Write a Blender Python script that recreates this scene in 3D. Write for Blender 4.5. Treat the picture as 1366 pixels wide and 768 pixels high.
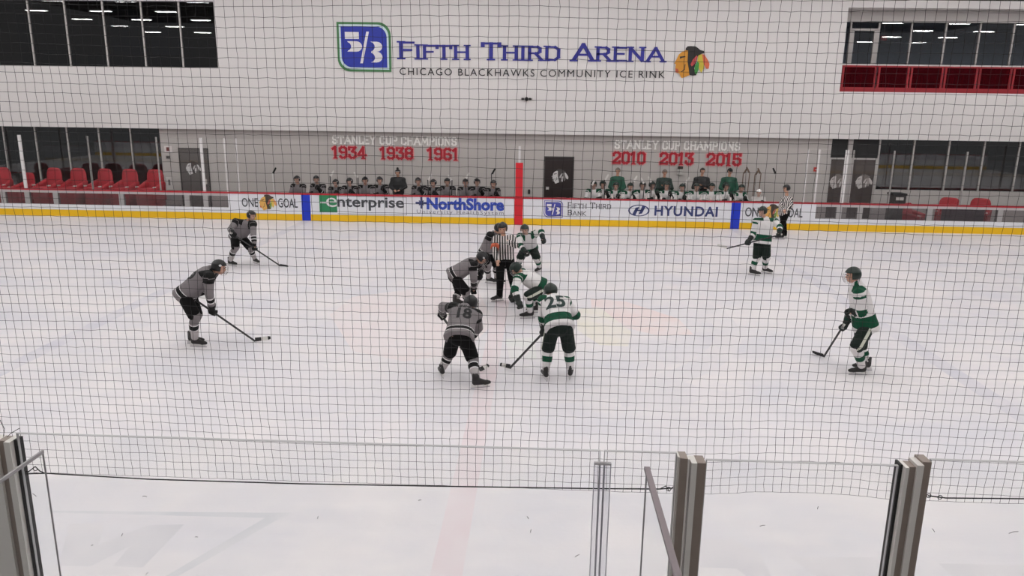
import bpy, bmesh, math, random
import numpy as np
from mathutils import Vector, Matrix
random.seed(7); rng = np.random.default_rng(7)
S = bpy.context.scene
COL = S.collection
for o in list(bpy.data.objects): bpy.data.objects.remove(o)

# ---------------------------------------------------------------- camera
# world: x along the far boards, y away from the camera (far boards at y = 0), z up, metres
F, PITCH, ROLL, YAW = 1012.7, math.radians(13.627), math.radians(0.79), math.radians(-2.109)
CAM = np.array([0.805, -27.335, 4.267])
fw = np.array([math.sin(YAW)*math.cos(PITCH), math.cos(YAW)*math.cos(PITCH), -math.sin(PITCH)])
r0 = np.array([math.cos(YAW), -math.sin(YAW), 0.0]); u0 = np.cross(r0, fw)
RT = math.cos(ROLL)*r0 + math.sin(ROLL)*u0
UP = -math.sin(ROLL)*r0 + math.cos(ROLL)*u0
cd = bpy.data.cameras.new('camera'); cam = bpy.data.objects.new('camera', cd); COL.objects.link(cam)
cd.sensor_fit = 'HORIZONTAL'; cd.sensor_width = 36.0; cd.lens = F/1366*36
cd.clip_start = 0.05; cd.clip_end = 300
Mc = Matrix(((RT[0], UP[0], -fw[0], CAM[0]), (RT[1], UP[1], -fw[1], CAM[1]), (RT[2], UP[2], -fw[2], CAM[2]), (0, 0, 0, 1)))
cam.matrix_world = Mc
S.camera = cam

# ---------------------------------------------------------------- world and exposure
w = bpy.data.worlds.new('world'); S.world = w; w.use_nodes = True
w.node_tree.nodes['Background'].inputs[0].default_value = (0.80, 0.80, 0.82, 1)
w.node_tree.nodes['Background'].inputs[1].default_value = 0.22
S.view_settings.view_transform = 'Standard'; S.view_settings.look = 'None'
S.view_settings.gamma = 1.0; S.view_settings.exposure = 0.0; S.view_settings.use_curve_mapping = False
LAMP_STRENGTH = 46.0
try: S.cycles.transparent_max_bounces = 20
except Exception: pass

# ---------------------------------------------------------------- helpers
def ray(px, py): return fw + (px-683)/F*RT - (py-384)/F*UP
def W(px, py, y):                    # pixel -> point on the vertical plane at depth y
    d = ray(px, py); return CAM + d*((y-CAM[1])/d[1])
def G(px, py, z=0.0):                # pixel -> point at height z
    d = ray(px, py); return CAM + d*((z-CAM[2])/d[2])
def lin(c):
    def f(v):
        v /= 255.0
        return v/12.92 if v <= 0.04045 else ((v+0.055)/1.055)**2.4
    return tuple(f(v) for v in c) + (1.0,)

MATS = {}
def mat(name, rgb, rough=0.6, metal=0.0, spec=0.5, noise=0.0, nscale=6.0, bump=0.0, emit=0.0):
    if name in MATS: return MATS[name]
    m = bpy.data.materials.new(name); m.use_nodes = True; nt = m.node_tree; b = nt.nodes['Principled BSDF']
    b.inputs['Roughness'].default_value = rough; b.inputs['Metallic'].default_value = metal
    b.inputs['Specular IOR Level'].default_value = spec
    c = lin(rgb); b.inputs['Base Color'].default_value = c
    if noise > 0 or bump > 0:
        tc = nt.nodes.new('ShaderNodeTexCoord'); nz = nt.nodes.new('ShaderNodeTexNoise')
        nz.inputs['Scale'].default_value = nscale; nz.inputs['Detail'].default_value = 4
        nt.links.new(tc.outputs['Object'], nz.inputs['Vector'])
        if noise > 0:
            mx = nt.nodes.new('ShaderNodeMix'); mx.data_type = 'RGBA'
            mx.inputs[6].default_value = tuple(v*(1-noise) for v in c[:3])+(1,)
            mx.inputs[7].default_value = tuple(min(1, v*(1+noise)) for v in c[:3])+(1,)
            nt.links.new(nz.outputs['Fac'], mx.inputs[0]); nt.links.new(mx.outputs[2], b.inputs['Base Color'])
        if bump > 0:
            bp = nt.nodes.new('ShaderNodeBump'); bp.inputs['Strength'].default_value = bump; bp.inputs['Distance'].default_value = 0.02
            nt.links.new(nz.outputs['Fac'], bp.inputs['Height']); nt.links.new(bp.outputs['Normal'], b.inputs['Normal'])
    if emit > 0:
        b.inputs['Emission Color'].default_value = (1, 0.985, 0.965, 1); b.inputs['Emission Strength'].default_value = emit
    MATS[name] = m; return m
def glass(name, tint=(0.95, 0.96, 0.96), refl=0.06, rough=0.0):
    if name in MATS: return MATS[name]
    m = bpy.data.materials.new(name); m.use_nodes = True; nt = m.node_tree
    for n in list(nt.nodes): nt.nodes.remove(n)
    o = nt.nodes.new('ShaderNodeOutputMaterial'); mx = nt.nodes.new('ShaderNodeMixShader')
    t = nt.nodes.new('ShaderNodeBsdfTransparent'); g = nt.nodes.new('ShaderNodeBsdfGlossy')
    t.inputs[0].default_value = tint+(1,); g.inputs['Roughness'].default_value = rough
    mx.inputs[0].default_value = refl
    nt.links.new(t.outputs[0], mx.inputs[1]); nt.links.new(g.outputs[0], mx.inputs[2]); nt.links.new(mx.outputs[0], o.inputs[0])
    MATS[name] = m; return m
def bands(name, stops, attr='u', scale=5.0, rough=0.75):
    """cloth material: constant colour bands along a per-vertex coordinate"""
    if name in MATS: return MATS[name]
    m = bpy.data.materials.new(name); m.use_nodes = True; nt = m.node_tree; b = nt.nodes['Principled BSDF']
    b.inputs['Roughness'].default_value = rough; b.inputs['Specular IOR Level'].default_value = 0.25
    a = nt.nodes.new('ShaderNodeAttribute'); a.attribute_name = attr
    d = nt.nodes.new('ShaderNodeMath'); d.operation = 'DIVIDE'; d.inputs[1].default_value = scale
    r = nt.nodes.new('ShaderNodeValToRGB'); r.color_ramp.interpolation = 'CONSTANT'
    e = r.color_ramp.elements
    while len(e) > 1: e.remove(e[-1])
    e[0].position = 0; e[0].color = lin(stops[0][1])
    for p, c in stops[1:]:
        n = e.new(p/scale); n.color = lin(c)
    nt.links.new(a.outputs['Fac'], d.inputs[0]); nt.links.new(d.outputs[0], r.inputs[0]); nt.links.new(r.outputs[0], b.inputs['Base Color'])
    tc = nt.nodes.new('ShaderNodeTexCoord'); nz = nt.nodes.new('ShaderNodeTexNoise'); nz.inputs['Scale'].default_value = 9; nz.inputs['Detail'].default_value = 2
    bp = nt.nodes.new('ShaderNodeBump'); bp.inputs['Strength'].default_value = 0.7; bp.inputs['Distance'].default_value = 0.04
    nt.links.new(tc.outputs['Object'], nz.inputs['Vector']); nt.links.new(nz.outputs['Fac'], bp.inputs['Height']); nt.links.new(bp.outputs['Normal'], b.inputs['Normal'])
    MATS[name] = m; return m

def link(name, me, m=None, parent=None, smooth=False):
    o = bpy.data.objects.new(name, me); COL.objects.link(o)
    if m is not None and len(me.materials) == 0: me.materials.append(m)
    if parent is not None: o.parent = parent
    if smooth:
        me.polygons.foreach_set('use_smooth', [True]*len(me.polygons))
    return o
def tag(o, label=None, cat=None, group=None, kind=None):
    if label: o['label'] = label
    if cat: o['category'] = cat
    if group: o['group'] = group
    if kind: o['kind'] = kind
    return o
def empty(name, loc=(0, 0, 0), rz=0.0):
    o = bpy.data.objects.new(name, None); COL.objects.link(o); o.location = loc; o.rotation_euler = (0, 0, rz)
    o.empty_display_size = 0.2; return o
class MB:
    """collects boxes, tubes and polygons into one mesh"""
    def __init__(s): s.v = []; s.f = []
    def add(s, vs, fs):
        n = len(s.v); s.v += [tuple(map(float, v)) for v in vs]; s.f += [tuple(i+n for i in f) for f in fs]; return s
    def box(s, x0, x1, y0, y1, z0, z1):
        vs = [(x, y, z) for z in (z0, z1) for y in (y0, y1) for x in (x0, x1)]
        return s.add(vs, [(0, 2, 3, 1), (4, 5, 7, 6), (0, 1, 5, 4), (2, 6, 7, 3), (0, 4, 6, 2), (1, 3, 7, 5)])
    def tube(s, pts, r, n=8, cap=True):
        pts = [np.array(p, float) for p in pts]; rr = r if isinstance(r, (list, tuple)) else [r]*len(pts)
        rings = []; prev = None
        for i, p in enumerate(pts):
            d = pts[min(i+1, len(pts)-1)]-pts[max(i-1, 0)]; d = d/np.linalg.norm(d)
            a = prev if prev is not None else (np.array([0, 0, 1.]) if abs(d[2]) < .9 else np.array([1., 0, 0]))
            a = a-d*np.dot(a, d); a /= np.linalg.norm(a); b = np.cross(d, a); prev = a
            rings.append([p+rr[i]*(math.cos(2*math.pi*k/n)*a+math.sin(2*math.pi*k/n)*b) for k in range(n)])
        vs = [v for ring in rings for v in ring]; fs = []
        for i in range(len(pts)-1):
            for k in range(n): fs.append((i*n+k, i*n+(k+1) % n, (i+1)*n+(k+1) % n, (i+1)*n+k))
        if cap: fs += [tuple(range(n-1, -1, -1)), tuple(range((len(pts)-1)*n, len(pts)*n))]
        return s.add(vs, fs)
    def loft(s, rings):
        """rings: lists of points with equal counts, closed ends"""
        n = len(rings[0]); vs = [v for r in rings for v in r]; fs = []
        for i in range(len(rings)-1):
            for k in range(n): fs.append((i*n+k, i*n+(k+1) % n, (i+1)*n+(k+1) % n, (i+1)*n+k))
        fs += [tuple(range(n-1, -1, -1)), tuple(range((len(rings)-1)*n, len(rings)*n))]
        return s.add(vs, fs)
    def cone(s, a, b, ra, rb, n=10):
        """tapered capsule"""
        a = np.array(a, float); b = np.array(b, float); d = b-a; L = np.linalg.norm(d)
        d = d/L if L > 1e-6 else np.array([0, 0, 1.])
        x = np.array([0, 0, 1.]) if abs(d[2]) < .9 else np.array([1., 0, 0]); x = x-d*np.dot(x, d); x /= np.linalg.norm(x); y = np.cross(d, x)
        rings = []
        for t in (-80, -50, -20): rings.append((a+d*ra*math.sin(math.radians(t)), ra*math.cos(math.radians(t))))
        for t in (20, 50, 80): rings.append((b+d*rb*math.sin(math.radians(t)), rb*math.cos(math.radians(t))))
        return s.loft([[c+r*(math.cos(2*math.pi*k/n)*x+math.sin(2*math.pi*k/n)*y) for k in range(n)] for c, r in rings])
    def ell(s, c, ax, ay, az, n=12, m=8):
        """ellipsoid with axis vectors"""
        c = np.array(c, float); ax, ay, az = (np.array(v, float) for v in (ax, ay, az))
        rings = []
        for i in range(m):
            t = math.radians(-84+168*i/(m-1))
            rings.append([c+az*math.sin(t)+math.cos(t)*(ax*math.cos(2*math.pi*k/n)+ay*math.sin(2*math.pi*k/n)) for k in range(n)])
        return s.loft(rings)
    def mesh(s, name='m'):
        me = bpy.data.meshes.new(name); me.from_pydata(s.v, [], s.f); me.update(); return me
    def build(s, name, m=None, parent=None, smooth=False): return link(name, s.mesh(name), m, parent, smooth)
def flipfix(me):
    bm = bmesh.new(); bm.from_mesh(me); bmesh.ops.recalc_face_normals(bm, faces=bm.faces); bm.to_mesh(me); bm.free(); return me
def remesh(mb, voxel, smooth=3):
    """union of closed shapes as one continuous skin"""
    me = flipfix(mb.mesh('tmp')); o = bpy.data.objects.new('tmp', me); COL.objects.link(o)
    r = o.modifiers.new('r', 'REMESH'); r.mode = 'VOXEL'; r.voxel_size = voxel
    if smooth: q = o.modifiers.new('s', 'SMOOTH'); q.factor = 0.5; q.iterations = smooth
    dg = bpy.context.evaluated_depsgraph_get(); out = bpy.data.meshes.new_from_object(o.evaluated_get(dg))
    bpy.data.objects.remove(o); bpy.data.meshes.remove(me)
    out.polygons.foreach_set('use_smooth', [True]*len(out.polygons)); return out
def copy_tree(o, parent=None):
    c = o.copy(); COL.objects.link(c)
    if parent is not None: c.parent = parent
    for ch in list(o.children): copy_tree(ch, c)
    return c
def box(name, m, x0, x1, y0, y1, z0, z1, parent=None): return MB().box(x0, x1, y0, y1, z0, z1).build(name, m, parent)

# ---------------------------------------------------------------- palette
WHITE_WALL = mat('white_wall_paint', (222, 217, 216), 0.8, noise=0.015, nscale=0.6)
GREY_WALL = mat('grey_wall_paint', (190, 183, 180), 0.8, noise=0.02, nscale=0.7)
BLACK = mat('black_plastic', (22, 20, 21), 0.45)
MULL = mat('aluminium_mullion', (184, 178, 176), 0.45, 0.2)
ALU = mat('satin_aluminium', (214, 209, 204), 0.45, 0.15, noise=0.05, nscale=20)
ALU_DARK = mat('bronze_channel', (142, 128, 120), 0.5, 0.1, noise=0.08, nscale=20)
BOARD_W = mat('white_board_panel', (226, 226, 232), 0.35)
YELLOW = mat('yellow_kickplate', (232, 184, 8), 0.4)
CAPRED = mat('red_cap_rail', (176, 32, 46), 0.4)
RED = mat('red_stripe', (205, 26, 40), 0.4)
BLUE = mat('blue_stripe', (18, 52, 190), 0.4)
WIN = glass('window_glass', (0.55, 0.55, 0.56), 0.085); WIN2 = glass('lounge_glass', (0.6, 0.6, 0.6), 0.13)
RINKGLASS = glass('rink_glass', (0.965, 0.97, 0.97), 0.012)
NEARGLASS = glass('near_glass', (0.975, 0.98, 0.98), 0.01)
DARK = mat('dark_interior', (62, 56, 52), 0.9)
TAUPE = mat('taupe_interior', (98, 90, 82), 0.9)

# ---------------------------------------------------------------- ice
def ice_material():
    m = bpy.data.materials.new('ice'); m.use_nodes = True; nt = m.node_tree; b = nt.nodes['Principled BSDF']
    b.inputs['IOR'].default_value = 1.31
    tc = nt.nodes.new('ShaderNodeTexCoord')
    n1 = nt.nodes.new('ShaderNodeTexNoise'); n1.inputs['Scale'].default_value = 0.55; n1.inputs['Detail'].default_value = 6; n1.inputs['Roughness'].default_value = 0.6
    mp = nt.nodes.new('ShaderNodeMapping'); mp.inputs['Scale'].default_value = (0.7, 2.4, 1)
    n2 = nt.nodes.new('ShaderNodeTexNoise'); n2.inputs['Scale'].default_value = 1.6; n2.inputs['Detail'].default_value = 8
    nt.links.new(tc.outputs['Object'], n1.inputs['Vector']); nt.links.new(tc.outputs['Object'], mp.inputs[0]); nt.links.new(mp.outputs[0], n2.inputs['Vector'])
    r1 = nt.nodes.new('ShaderNodeValToRGB'); r1.color_ramp.elements[0].position = 0.33; r1.color_ramp.elements[1].position = 0.62
    r1.color_ramp.elements[0].color = lin((218, 215, 221)); r1.color_ramp.elements[1].color = lin((232, 226, 227))
    mx = nt.nodes.new('ShaderNodeMix'); mx.data_type = 'RGBA'; mx.blend_type = 'MULTIPLY'; mx.inputs[0].default_value = 1.0
    r2 = nt.nodes.new('ShaderNodeValToRGB'); r2.color_ramp.elements[0].position = 0.3; r2.color_ramp.elements[1].position = 0.7
    r2.color_ramp.elements[0].color = (0.94, 0.94, 0.95, 1); r2.color_ramp.elements[1].color = (1, 1, 1, 1)
    nt.links.new(n1.outputs['Fac'], r1.inputs[0]); nt.links.new(n2.outputs['Fac'], r2.inputs[0])
    nt.links.new(r1.outputs[0], mx.inputs[6]); nt.links.new(r2.outputs[0], mx.inputs[7]); nt.links.new(mx.outputs[2], b.inputs['Base Color'])
    rr = nt.nodes.new('ShaderNodeMapRange'); rr.inputs[3].default_value = 0.30; rr.inputs[4].default_value = 0.50
    nt.links.new(n2.outputs['Fac'], rr.inputs[0]); nt.links.new(rr.outputs[0], b.inputs['Roughness'])
    bp = nt.nodes.new('ShaderNodeBump'); bp.inputs['Strength'].default_value = 0.08; bp.inputs['Distance'].default_value = 0.02
    n3 = nt.nodes.new('ShaderNodeTexNoise'); n3.inputs['Scale'].default_value = 14; n3.inputs['Detail'].default_value = 3
    nt.links.new(tc.outputs['Object'], n3.inputs['Vector']); nt.links.new(n3.outputs['Fac'], bp.inputs['Height']); nt.links.new(bp.outputs['Normal'], b.inputs['Normal'])
    return m
ICE = ice_material()
YN = -24.4                                # near boards
XL, XR = -26.0, 26.0
ice = tag(box('floor', ICE, XL-8, XR+8, YN-0.02, 0.0, -0.08, 0.0), kind='structure')
def paint(name, rgb, polys, layer=1, alpha=0.5):
    """marks frozen into the ice"""
    key = 'ice_paint_%d_%d_%d' % rgb
    if key not in MATS:
        m = bpy.data.materials.new(key); m.use_nodes = True; nt = m.node_tree; b = nt.nodes['Principled BSDF']
        b.inputs['IOR'].default_value = 1.31; b.inputs['Roughness'].default_value = 0.4
        tc = nt.nodes.new('ShaderNodeTexCoord'); nz = nt.nodes.new('ShaderNodeTexNoise'); nz.inputs['Scale'].default_value = 1.3; nz.inputs['Detail'].default_value = 7
        nt.links.new(tc.outputs['Object'], nz.inputs['Vector'])
        r = nt.nodes.new('ShaderNodeValToRGB'); r.color_ramp.elements[0].position = 0.35; r.color_ramp.elements[1].position = 0.65
        r.color_ramp.elements[0].color = lin(rgb); r.color_ramp.elements[1].color = lin(tuple(0.35*c+0.65*q for c, q in zip(rgb, (229, 223, 225))))
        nt.links.new(nz.outputs['Fac'], r.inputs[0]); nt.links.new(r.outputs[0], b.inputs['Base Color'])
        MATS[key] = m
    mb = MB(); z = 0.0008*layer
    for i_, p in enumerate(polys): mb.add([(q[0], q[1], z+(0.0003*i_ if len(polys) < 10 else 0)) for q in p], [tuple(range(len(p)))])
    o = mb.build(name, MATS[key], ice); flipfix(o.data); return o
def strip(x, wd): return [[(x-wd/2, YN), (x+wd/2, YN), (x+wd/2, 0), (x-wd/2, 0)]]
paint('red_line', (224, 209, 213), strip(0, 0.30), 3)
paint('blue_line', (206, 203, 212), strip(-7.77, 0.32), 3)
paint('blue_line', (206, 203, 212), strip(7.77, 0.32), 3)
def ring(cx, cy, r, wd, n=64, a0=0, a1=360):
    out = []
    for k in range(n):
        t0, t1 = (math.radians(a0+(a1-a0)*(k+i)/n) for i in (0, 1))
        out.append([(cx+(r-wd/2)*math.cos(t0), cy+(r-wd/2)*math.sin(t0)), (cx+(r+wd/2)*math.cos(t0), cy+(r+wd/2)*math.sin(t0)),
                    (cx+(r+wd/2)*math.cos(t1), cy+(r+wd/2)*math.sin(t1)), (cx+(r-wd/2)*math.cos(t1), cy+(r-wd/2)*math.sin(t1))])
    return out
CY = -12.2
paint('center_circle', (220, 216, 220), ring(0, CY, 4.57, 0.5), 2)
def pg(pts): return [tuple(G(*p)[:2]) for p in pts]
paint('center_emblem', (229, 218, 219), [pg([(440, 420), (470, 396), (560, 384), (640, 392), (660, 430), (620, 470), (540, 482), (470, 468)])], 1)
paint('center_emblem', (230, 213, 212), [pg([(788, 398), (835, 402), (905, 425), (925, 446), (880, 448), (830, 436), (790, 424)])], 1)
paint('center_emblem', (229, 223, 212), [pg([(770, 412), (800, 410), (842, 442), (838, 462), (800, 460), (770, 440)])], 2)
paint('center_emblem', (222, 223, 220), [pg([(674, 452), (712, 450), (716, 478), (680, 480)])], 1)
paint('ice_scuff', (218, 214, 219), [pg([(330, 528), (420, 505), (510, 520), (480, 545), (390, 562)]), pg([(820, 520), (900, 505), (960, 525), (900, 545), (830, 542)]), pg([(930, 372), (985, 362), (1010, 372), (960, 388)])], 1)
def p4(*pts): return pg([(x/3.252, 620+y/3.252) for x, y in pts])
paint('ice_lettering', (206, 205, 210), [p4((220, 198), (1260, 208), (1230, 232), (220, 206)), p4((1250, 212), (1180, 212), (705, 490), (760, 490))], 1)
paint('ice_lettering', (208, 205, 210), [p4((300, 255), (455, 250), (400, 440), (255, 438)), p4((405, 355), (640, 262), (600, 335), (392, 440)), p4((640, 262), (800, 258), (620, 445), (490, 440))], 2)
def p5(*pts): return pg([(900+x/2.931, 620+y/2.931) for x, y in pts])
paint('ice_lettering', (213, 209, 213), [p5((100, 290), (230, 292), (330, 340), (380, 440), (290, 440), (240, 405), (100, 400)), p5((450, 360), (840, 362), (830, 440), (560, 440)), p5((1030, 385), (1380, 392), (1380, 440), (1090, 440))], 1)
# floor behind the far boards and the concourse on the camera's side
tag(box('floor_bench', mat('rubber_floor', (92, 88, 88), 0.8, noise=0.1), XL-8, XR+8, 0.0, 3.4, -0.08, -0.002), kind='structure')
tag(box('floor_near', mat('concrete', (120, 116, 112), 0.8, noise=0.1), XL-8, XR+8, YN-5.2, YN-0.02, -0.08, -0.002), kind='structure')

# ---------------------------------------------------------------- far wall
YW, YG, YB = 2.78, 3.0, 4.0               # white upper wall face, grey lower wall face, balcony glazing
wall_z = lambda z: CAM[2]+(z-CAM[2])*(YW-CAM[1])/(2.5-CAM[1])     # heights read off the wall's face
TOPZ = wall_z(8.12)
ul_x0, ul_x1, ul_z0, ul_z1 = -24.6, W(288, 50, YW)[0], wall_z(5.43), wall_z(7.86)     # upper left window
ur_x0, ur_x1, ur_z0, ur_z1 = W(1126, 66, YW)[0], 24.6, wall_z(4.88), wall_z(7.85)                  # balcony opening
zb = wall_z(3.14)
m = MB()
WX0, WX1 = XL-8, XR+8
m.box(WX0, WX1, YW, YG+0.02, zb, ur_z0)                        # band under everything
m.box(WX0, ur_x0, YW, YG+0.02, ur_z0, ul_z0)
m.box(ul_x1, ur_x0, YW, YG+0.02, ul_z0, ur_z1); m.box(WX0, ul_x0, YW, YG+0.02, ul_z0, ul_z1)
m.box(WX0, ul_x1, YW, YG+0.02, ul_z1, TOPZ); m.box(ul_x1, ur_x0, YW, YG+0.02, ur_z1, TOPZ); m.box(ur_x0, WX1, YW, YG+0.02, ur_z1, TOPZ)
m.box(ur_x1, WX1, YW, YG+0.02, ur_z0, ur_z1)
tag(m.build('wall_far_upper', WHITE_WALL), kind='structure')
tag(box('wall_far_top', mat('dark_steel_deck', (40, 38, 38), 0.8), WX0, WX1, YW+0.05, YG+0.02, TOPZ, 10.6), kind='structure')
ll_x1 = W(213, 180, YG)[0]; lr_x0 = W(1110, 190, YG)[0]; sill = W(1300, 256, YG)[2]
m = MB()
m.box(ll_x1, W(237.5, 200, YG)[0], YG, YG+0.3, 0, zb)
d1x0, d1x1 = W(238, 200, YG)[0], W(277.5, 200, YG)[0]; d1z = 2.38
d2x0, d2x1 = W(726, 215, YG)[0], W(766, 215, YG)[0]; d2z = 2.28
m.box(d1x0, d1x1, YG, YG+0.3, d1z, zb); m.box(d1x1, d2x0, YG, YG+0.3, 0, zb)
m.box(d2x0, d2x1, YG, YG+0.3, d2z, zb); m.box(d2x1, lr_x0, YG, YG+0.3, 0, zb)
dd_x1 = W(1171, 215, YG)[0]
m.box(dd_x1, WX1, YG, YG+0.3, 0, sill); m.box(WX0, ll_x1, YG, YG+0.3, 0, 0.75)
m.box(WX0, WX1, YG+0.021, YG+0.3, zb, zb+0.3)
tag(m.build('wall_far_lower', GREY_WALL), kind='structure')
# rooms behind the glazing
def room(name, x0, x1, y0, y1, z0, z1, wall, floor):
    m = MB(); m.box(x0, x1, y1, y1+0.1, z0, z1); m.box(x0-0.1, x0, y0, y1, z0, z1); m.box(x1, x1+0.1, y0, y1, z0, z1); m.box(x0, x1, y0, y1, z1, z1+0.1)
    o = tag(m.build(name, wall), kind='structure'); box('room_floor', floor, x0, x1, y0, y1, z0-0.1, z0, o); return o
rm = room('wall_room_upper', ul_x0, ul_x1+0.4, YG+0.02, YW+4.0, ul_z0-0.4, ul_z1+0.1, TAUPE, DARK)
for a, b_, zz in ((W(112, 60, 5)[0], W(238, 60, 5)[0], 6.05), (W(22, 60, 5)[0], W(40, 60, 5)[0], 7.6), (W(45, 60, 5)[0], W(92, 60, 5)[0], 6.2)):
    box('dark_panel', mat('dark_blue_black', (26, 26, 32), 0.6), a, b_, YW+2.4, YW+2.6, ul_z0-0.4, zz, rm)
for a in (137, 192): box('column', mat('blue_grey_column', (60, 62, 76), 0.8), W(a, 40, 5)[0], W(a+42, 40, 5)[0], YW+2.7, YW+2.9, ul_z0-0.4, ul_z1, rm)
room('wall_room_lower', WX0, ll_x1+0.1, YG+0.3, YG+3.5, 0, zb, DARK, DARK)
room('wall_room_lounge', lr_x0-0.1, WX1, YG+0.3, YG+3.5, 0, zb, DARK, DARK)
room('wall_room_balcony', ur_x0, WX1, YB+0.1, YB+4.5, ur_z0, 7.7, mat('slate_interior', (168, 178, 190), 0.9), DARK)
# ceiling of the hall
tag(box('ceiling', mat('roof_deck', (70, 68, 68), 0.9), WX0, WX1, -34, YG+0.02, 10.6, 10.7), kind='structure')

def glazing(name, xs, y, z0, z1, mw=0.06, md=0.1, rail=True, gl=WIN):
    """a window: each mullion and each pane its own piece"""
    o = tag(empty(name, ((xs[0]+xs[-1])/2, y, z0)), kind='structure'); ox, oy, oz = o.location
    for i, x in enumerate(xs):
        box('mullion', MULL, x-mw/2-ox, x+mw/2-ox, -md/2, md/2, 0, z1-z0, o)
    for a, b_ in zip(xs[:-1], xs[1:]):
        box('pane', gl, a+mw/2-ox, b_-mw/2-ox, -0.012, 0.012, 0.03, z1-z0-0.03, o)
    if rail:
        box('sill', MULL, xs[0]-ox, xs[-1]-ox, -md/2, md/2, -0.0, 0.03, o); box('head_rail', MATS['black_plastic'], xs[0]-ox, xs[-1]-ox, -md/2, md/2, z1-z0-0.03, z1-z0, o)
    return o
xs = [W(p, 45, YW)[0] for p in (39.5, 88, 138.5, 189.5, 239.8)]; st = (xs[-1]-xs[0])/4
glazing('window_1', [xs[0]-3*st, xs[0]-2*st, xs[0]-st]+xs+[ul_x1], YW+0.12, ul_z0, ul_z1)
xs = [W(p, 175, YG)[0] for p in (2.5, 45, 87.5, 130, 172.5)]; st = (xs[-1]-xs[0])/4
glazing('window_3', [xs[0]-3*st, xs[0]-2*st, xs[0]-st]+xs+[ll_x1], YG+0.1, 0.75, zb, gl=WIN2)
xs = [W(p, q, YG)[0] for p, q in ((1174, 200), (1220, 200), (1267, 200), (1314, 200), (1361, 200))]; st = (xs[-1]-xs[0])/4
glazing('window_4', xs+[xs[-1]+st, xs[-1]+2*st, xs[-1]+3*st], YG+0.1, sill, zb, gl=WIN2)
# balcony: soffit, reveals, glazing with a door, low wall
zg1 = W(1150, 29, YB)[2]
m = MB(); m.box(ur_x0, ur_x1, YG+0.02, YB+0.1, ur_z1-0.02, ur_z1+0.1); m.box(ur_x0-0.1, ur_x0, YG+0.02, YB+0.1, ur_z0, ur_z1); m.box(ur_x0, ur_x1, YB, YB+0.1, zg1, ur_z1)
tag(m.build('wall_balcony_soffit', mat('soffit_grey', (216, 211, 208), 0.85)), kind='structure')
tag(box('floor_balcony', DARK, ur_x0, ur_x1, YG+0.02, YB+0.1, ur_z0-0.1, ur_z0), kind='structure')
xs = [W(p, 60, YB)[0] for p in (1133, 1170.5, 1214, 1259.5, 1305, 1350)]; st = xs[-1]-xs[-2]
w2 = glazing('window_2', xs+[xs[-1]+st, xs[-1]+2*st, xs[-1]+3*st], YB+0.05, ur_z0, zg1, gl=glass('balcony_glass', (0.82, 0.83, 0.85), 0.09))
ox, oy, oz = w2.location
box('door_frame', MULL, xs[0]-ox, xs[1]-ox, -0.06, 0.06, W(1150, 41, YB)[2]-oz, W(1150, 38, YB)[2]-oz, w2)
for a, b_ in ((1132, 1138), (1164.5, 1169.5)): box('door_stile', MULL, W(a, 60, YB)[0]-ox, W(b_, 60, YB)[0]-ox, -0.06, 0.06, 0, W(1150, 40, YB)[2]-oz, w2)
# mullion end pins under the white wall
# doors
def crest(name, parent, x, y, z, wd, mono=None, base=0.004):
    """profile head with feathers, built from flat shapes in the wall plane"""
    hd = wd*0.887
    def poly(nm, m, pts, lay):
        v = [(x+(a-480)/530*wd, y-base-0.003*lay, z-(b-410)/470*hd) for a, b in pts]
        o = MB().add(v, [tuple(range(len(v)))]).build(nm, m, parent)
        return o
    c = mono or {}
    k = lambda n, rgb: mat('crest_%s_%d_%d_%d' % ((n,)+tuple(c.get(n, rgb))), c.get(n, rgb), 0.5)
    poly(name+'_hair', k('black', (30, 26, 26)), [(372, 240), (375, 205), (400, 180), (440, 176), (520, 180), (560, 205), (590, 230), (650, 245), (655, 275), (620, 285), (560, 330), (545, 400), (520, 500), (560, 600), (500, 605), (440, 595), (420, 500), (400, 380)], 1)
    poly(name+'_face', k('face', (205, 140, 40)), [(370, 238), (410, 245), (412, 400), (440, 520), (455, 600), (345, 645), (320, 620), (300, 575), (240, 560), (235, 480), (240, 445), (215, 430), (245, 370), (275, 300), (320, 262)], 2)
    poly(name+'_lips', k('lips', (180, 80, 50)), [(236, 500), (275, 510), (290, 540), (280, 565), (240, 560)], 3)
    poly(name+'_brow', k('black', (30, 26, 26)), [(290, 330), (370, 320), (380, 335), (320, 350), (300, 365)], 3)
    poly(name+'_jaw', k('black', (30, 26, 26)), [(330, 560), (380, 520), (385, 440), (372, 440), (370, 510), (322, 552)], 3)
    poly(name+'_feather_red', k('red', (190, 70, 70)), [(460, 440), (490, 370), (545, 310), (560, 330), (520, 440), (480, 470)], 3)
    poly(name+'_feather_green', k('green', (60, 140, 60)), [(525, 470), (560, 400), (590, 420), (585, 520), (560, 590), (530, 560)], 3)
    poly(name+'_feather_yellow', k('yellow', (200, 180, 60)), [(560, 400), (570, 310), (620, 290), (655, 400), (665, 490), (630, 565), (590, 500)], 2)
    poly(name+'_feather_orange', k('orange', (215, 110, 75)), [(620, 290), (660, 300), (720, 380), (745, 430), (738, 500), (705, 505), (660, 440)], 3)
MONO = {'black': (74, 68, 68), 'face': (216, 212, 212), 'lips': (110, 104, 104), 'red': (190, 186, 186), 'green': (214, 210, 210), 'yellow': (120, 114, 114), 'orange': (216, 212, 212)}
MONO2 = {'black': (118, 108, 104), 'face': (204, 196, 194), 'lips': (130, 120, 116), 'red': (196, 188, 186), 'green': (200, 192, 190), 'yellow': (160, 150, 146), 'orange': (204, 196, 194)}
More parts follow.
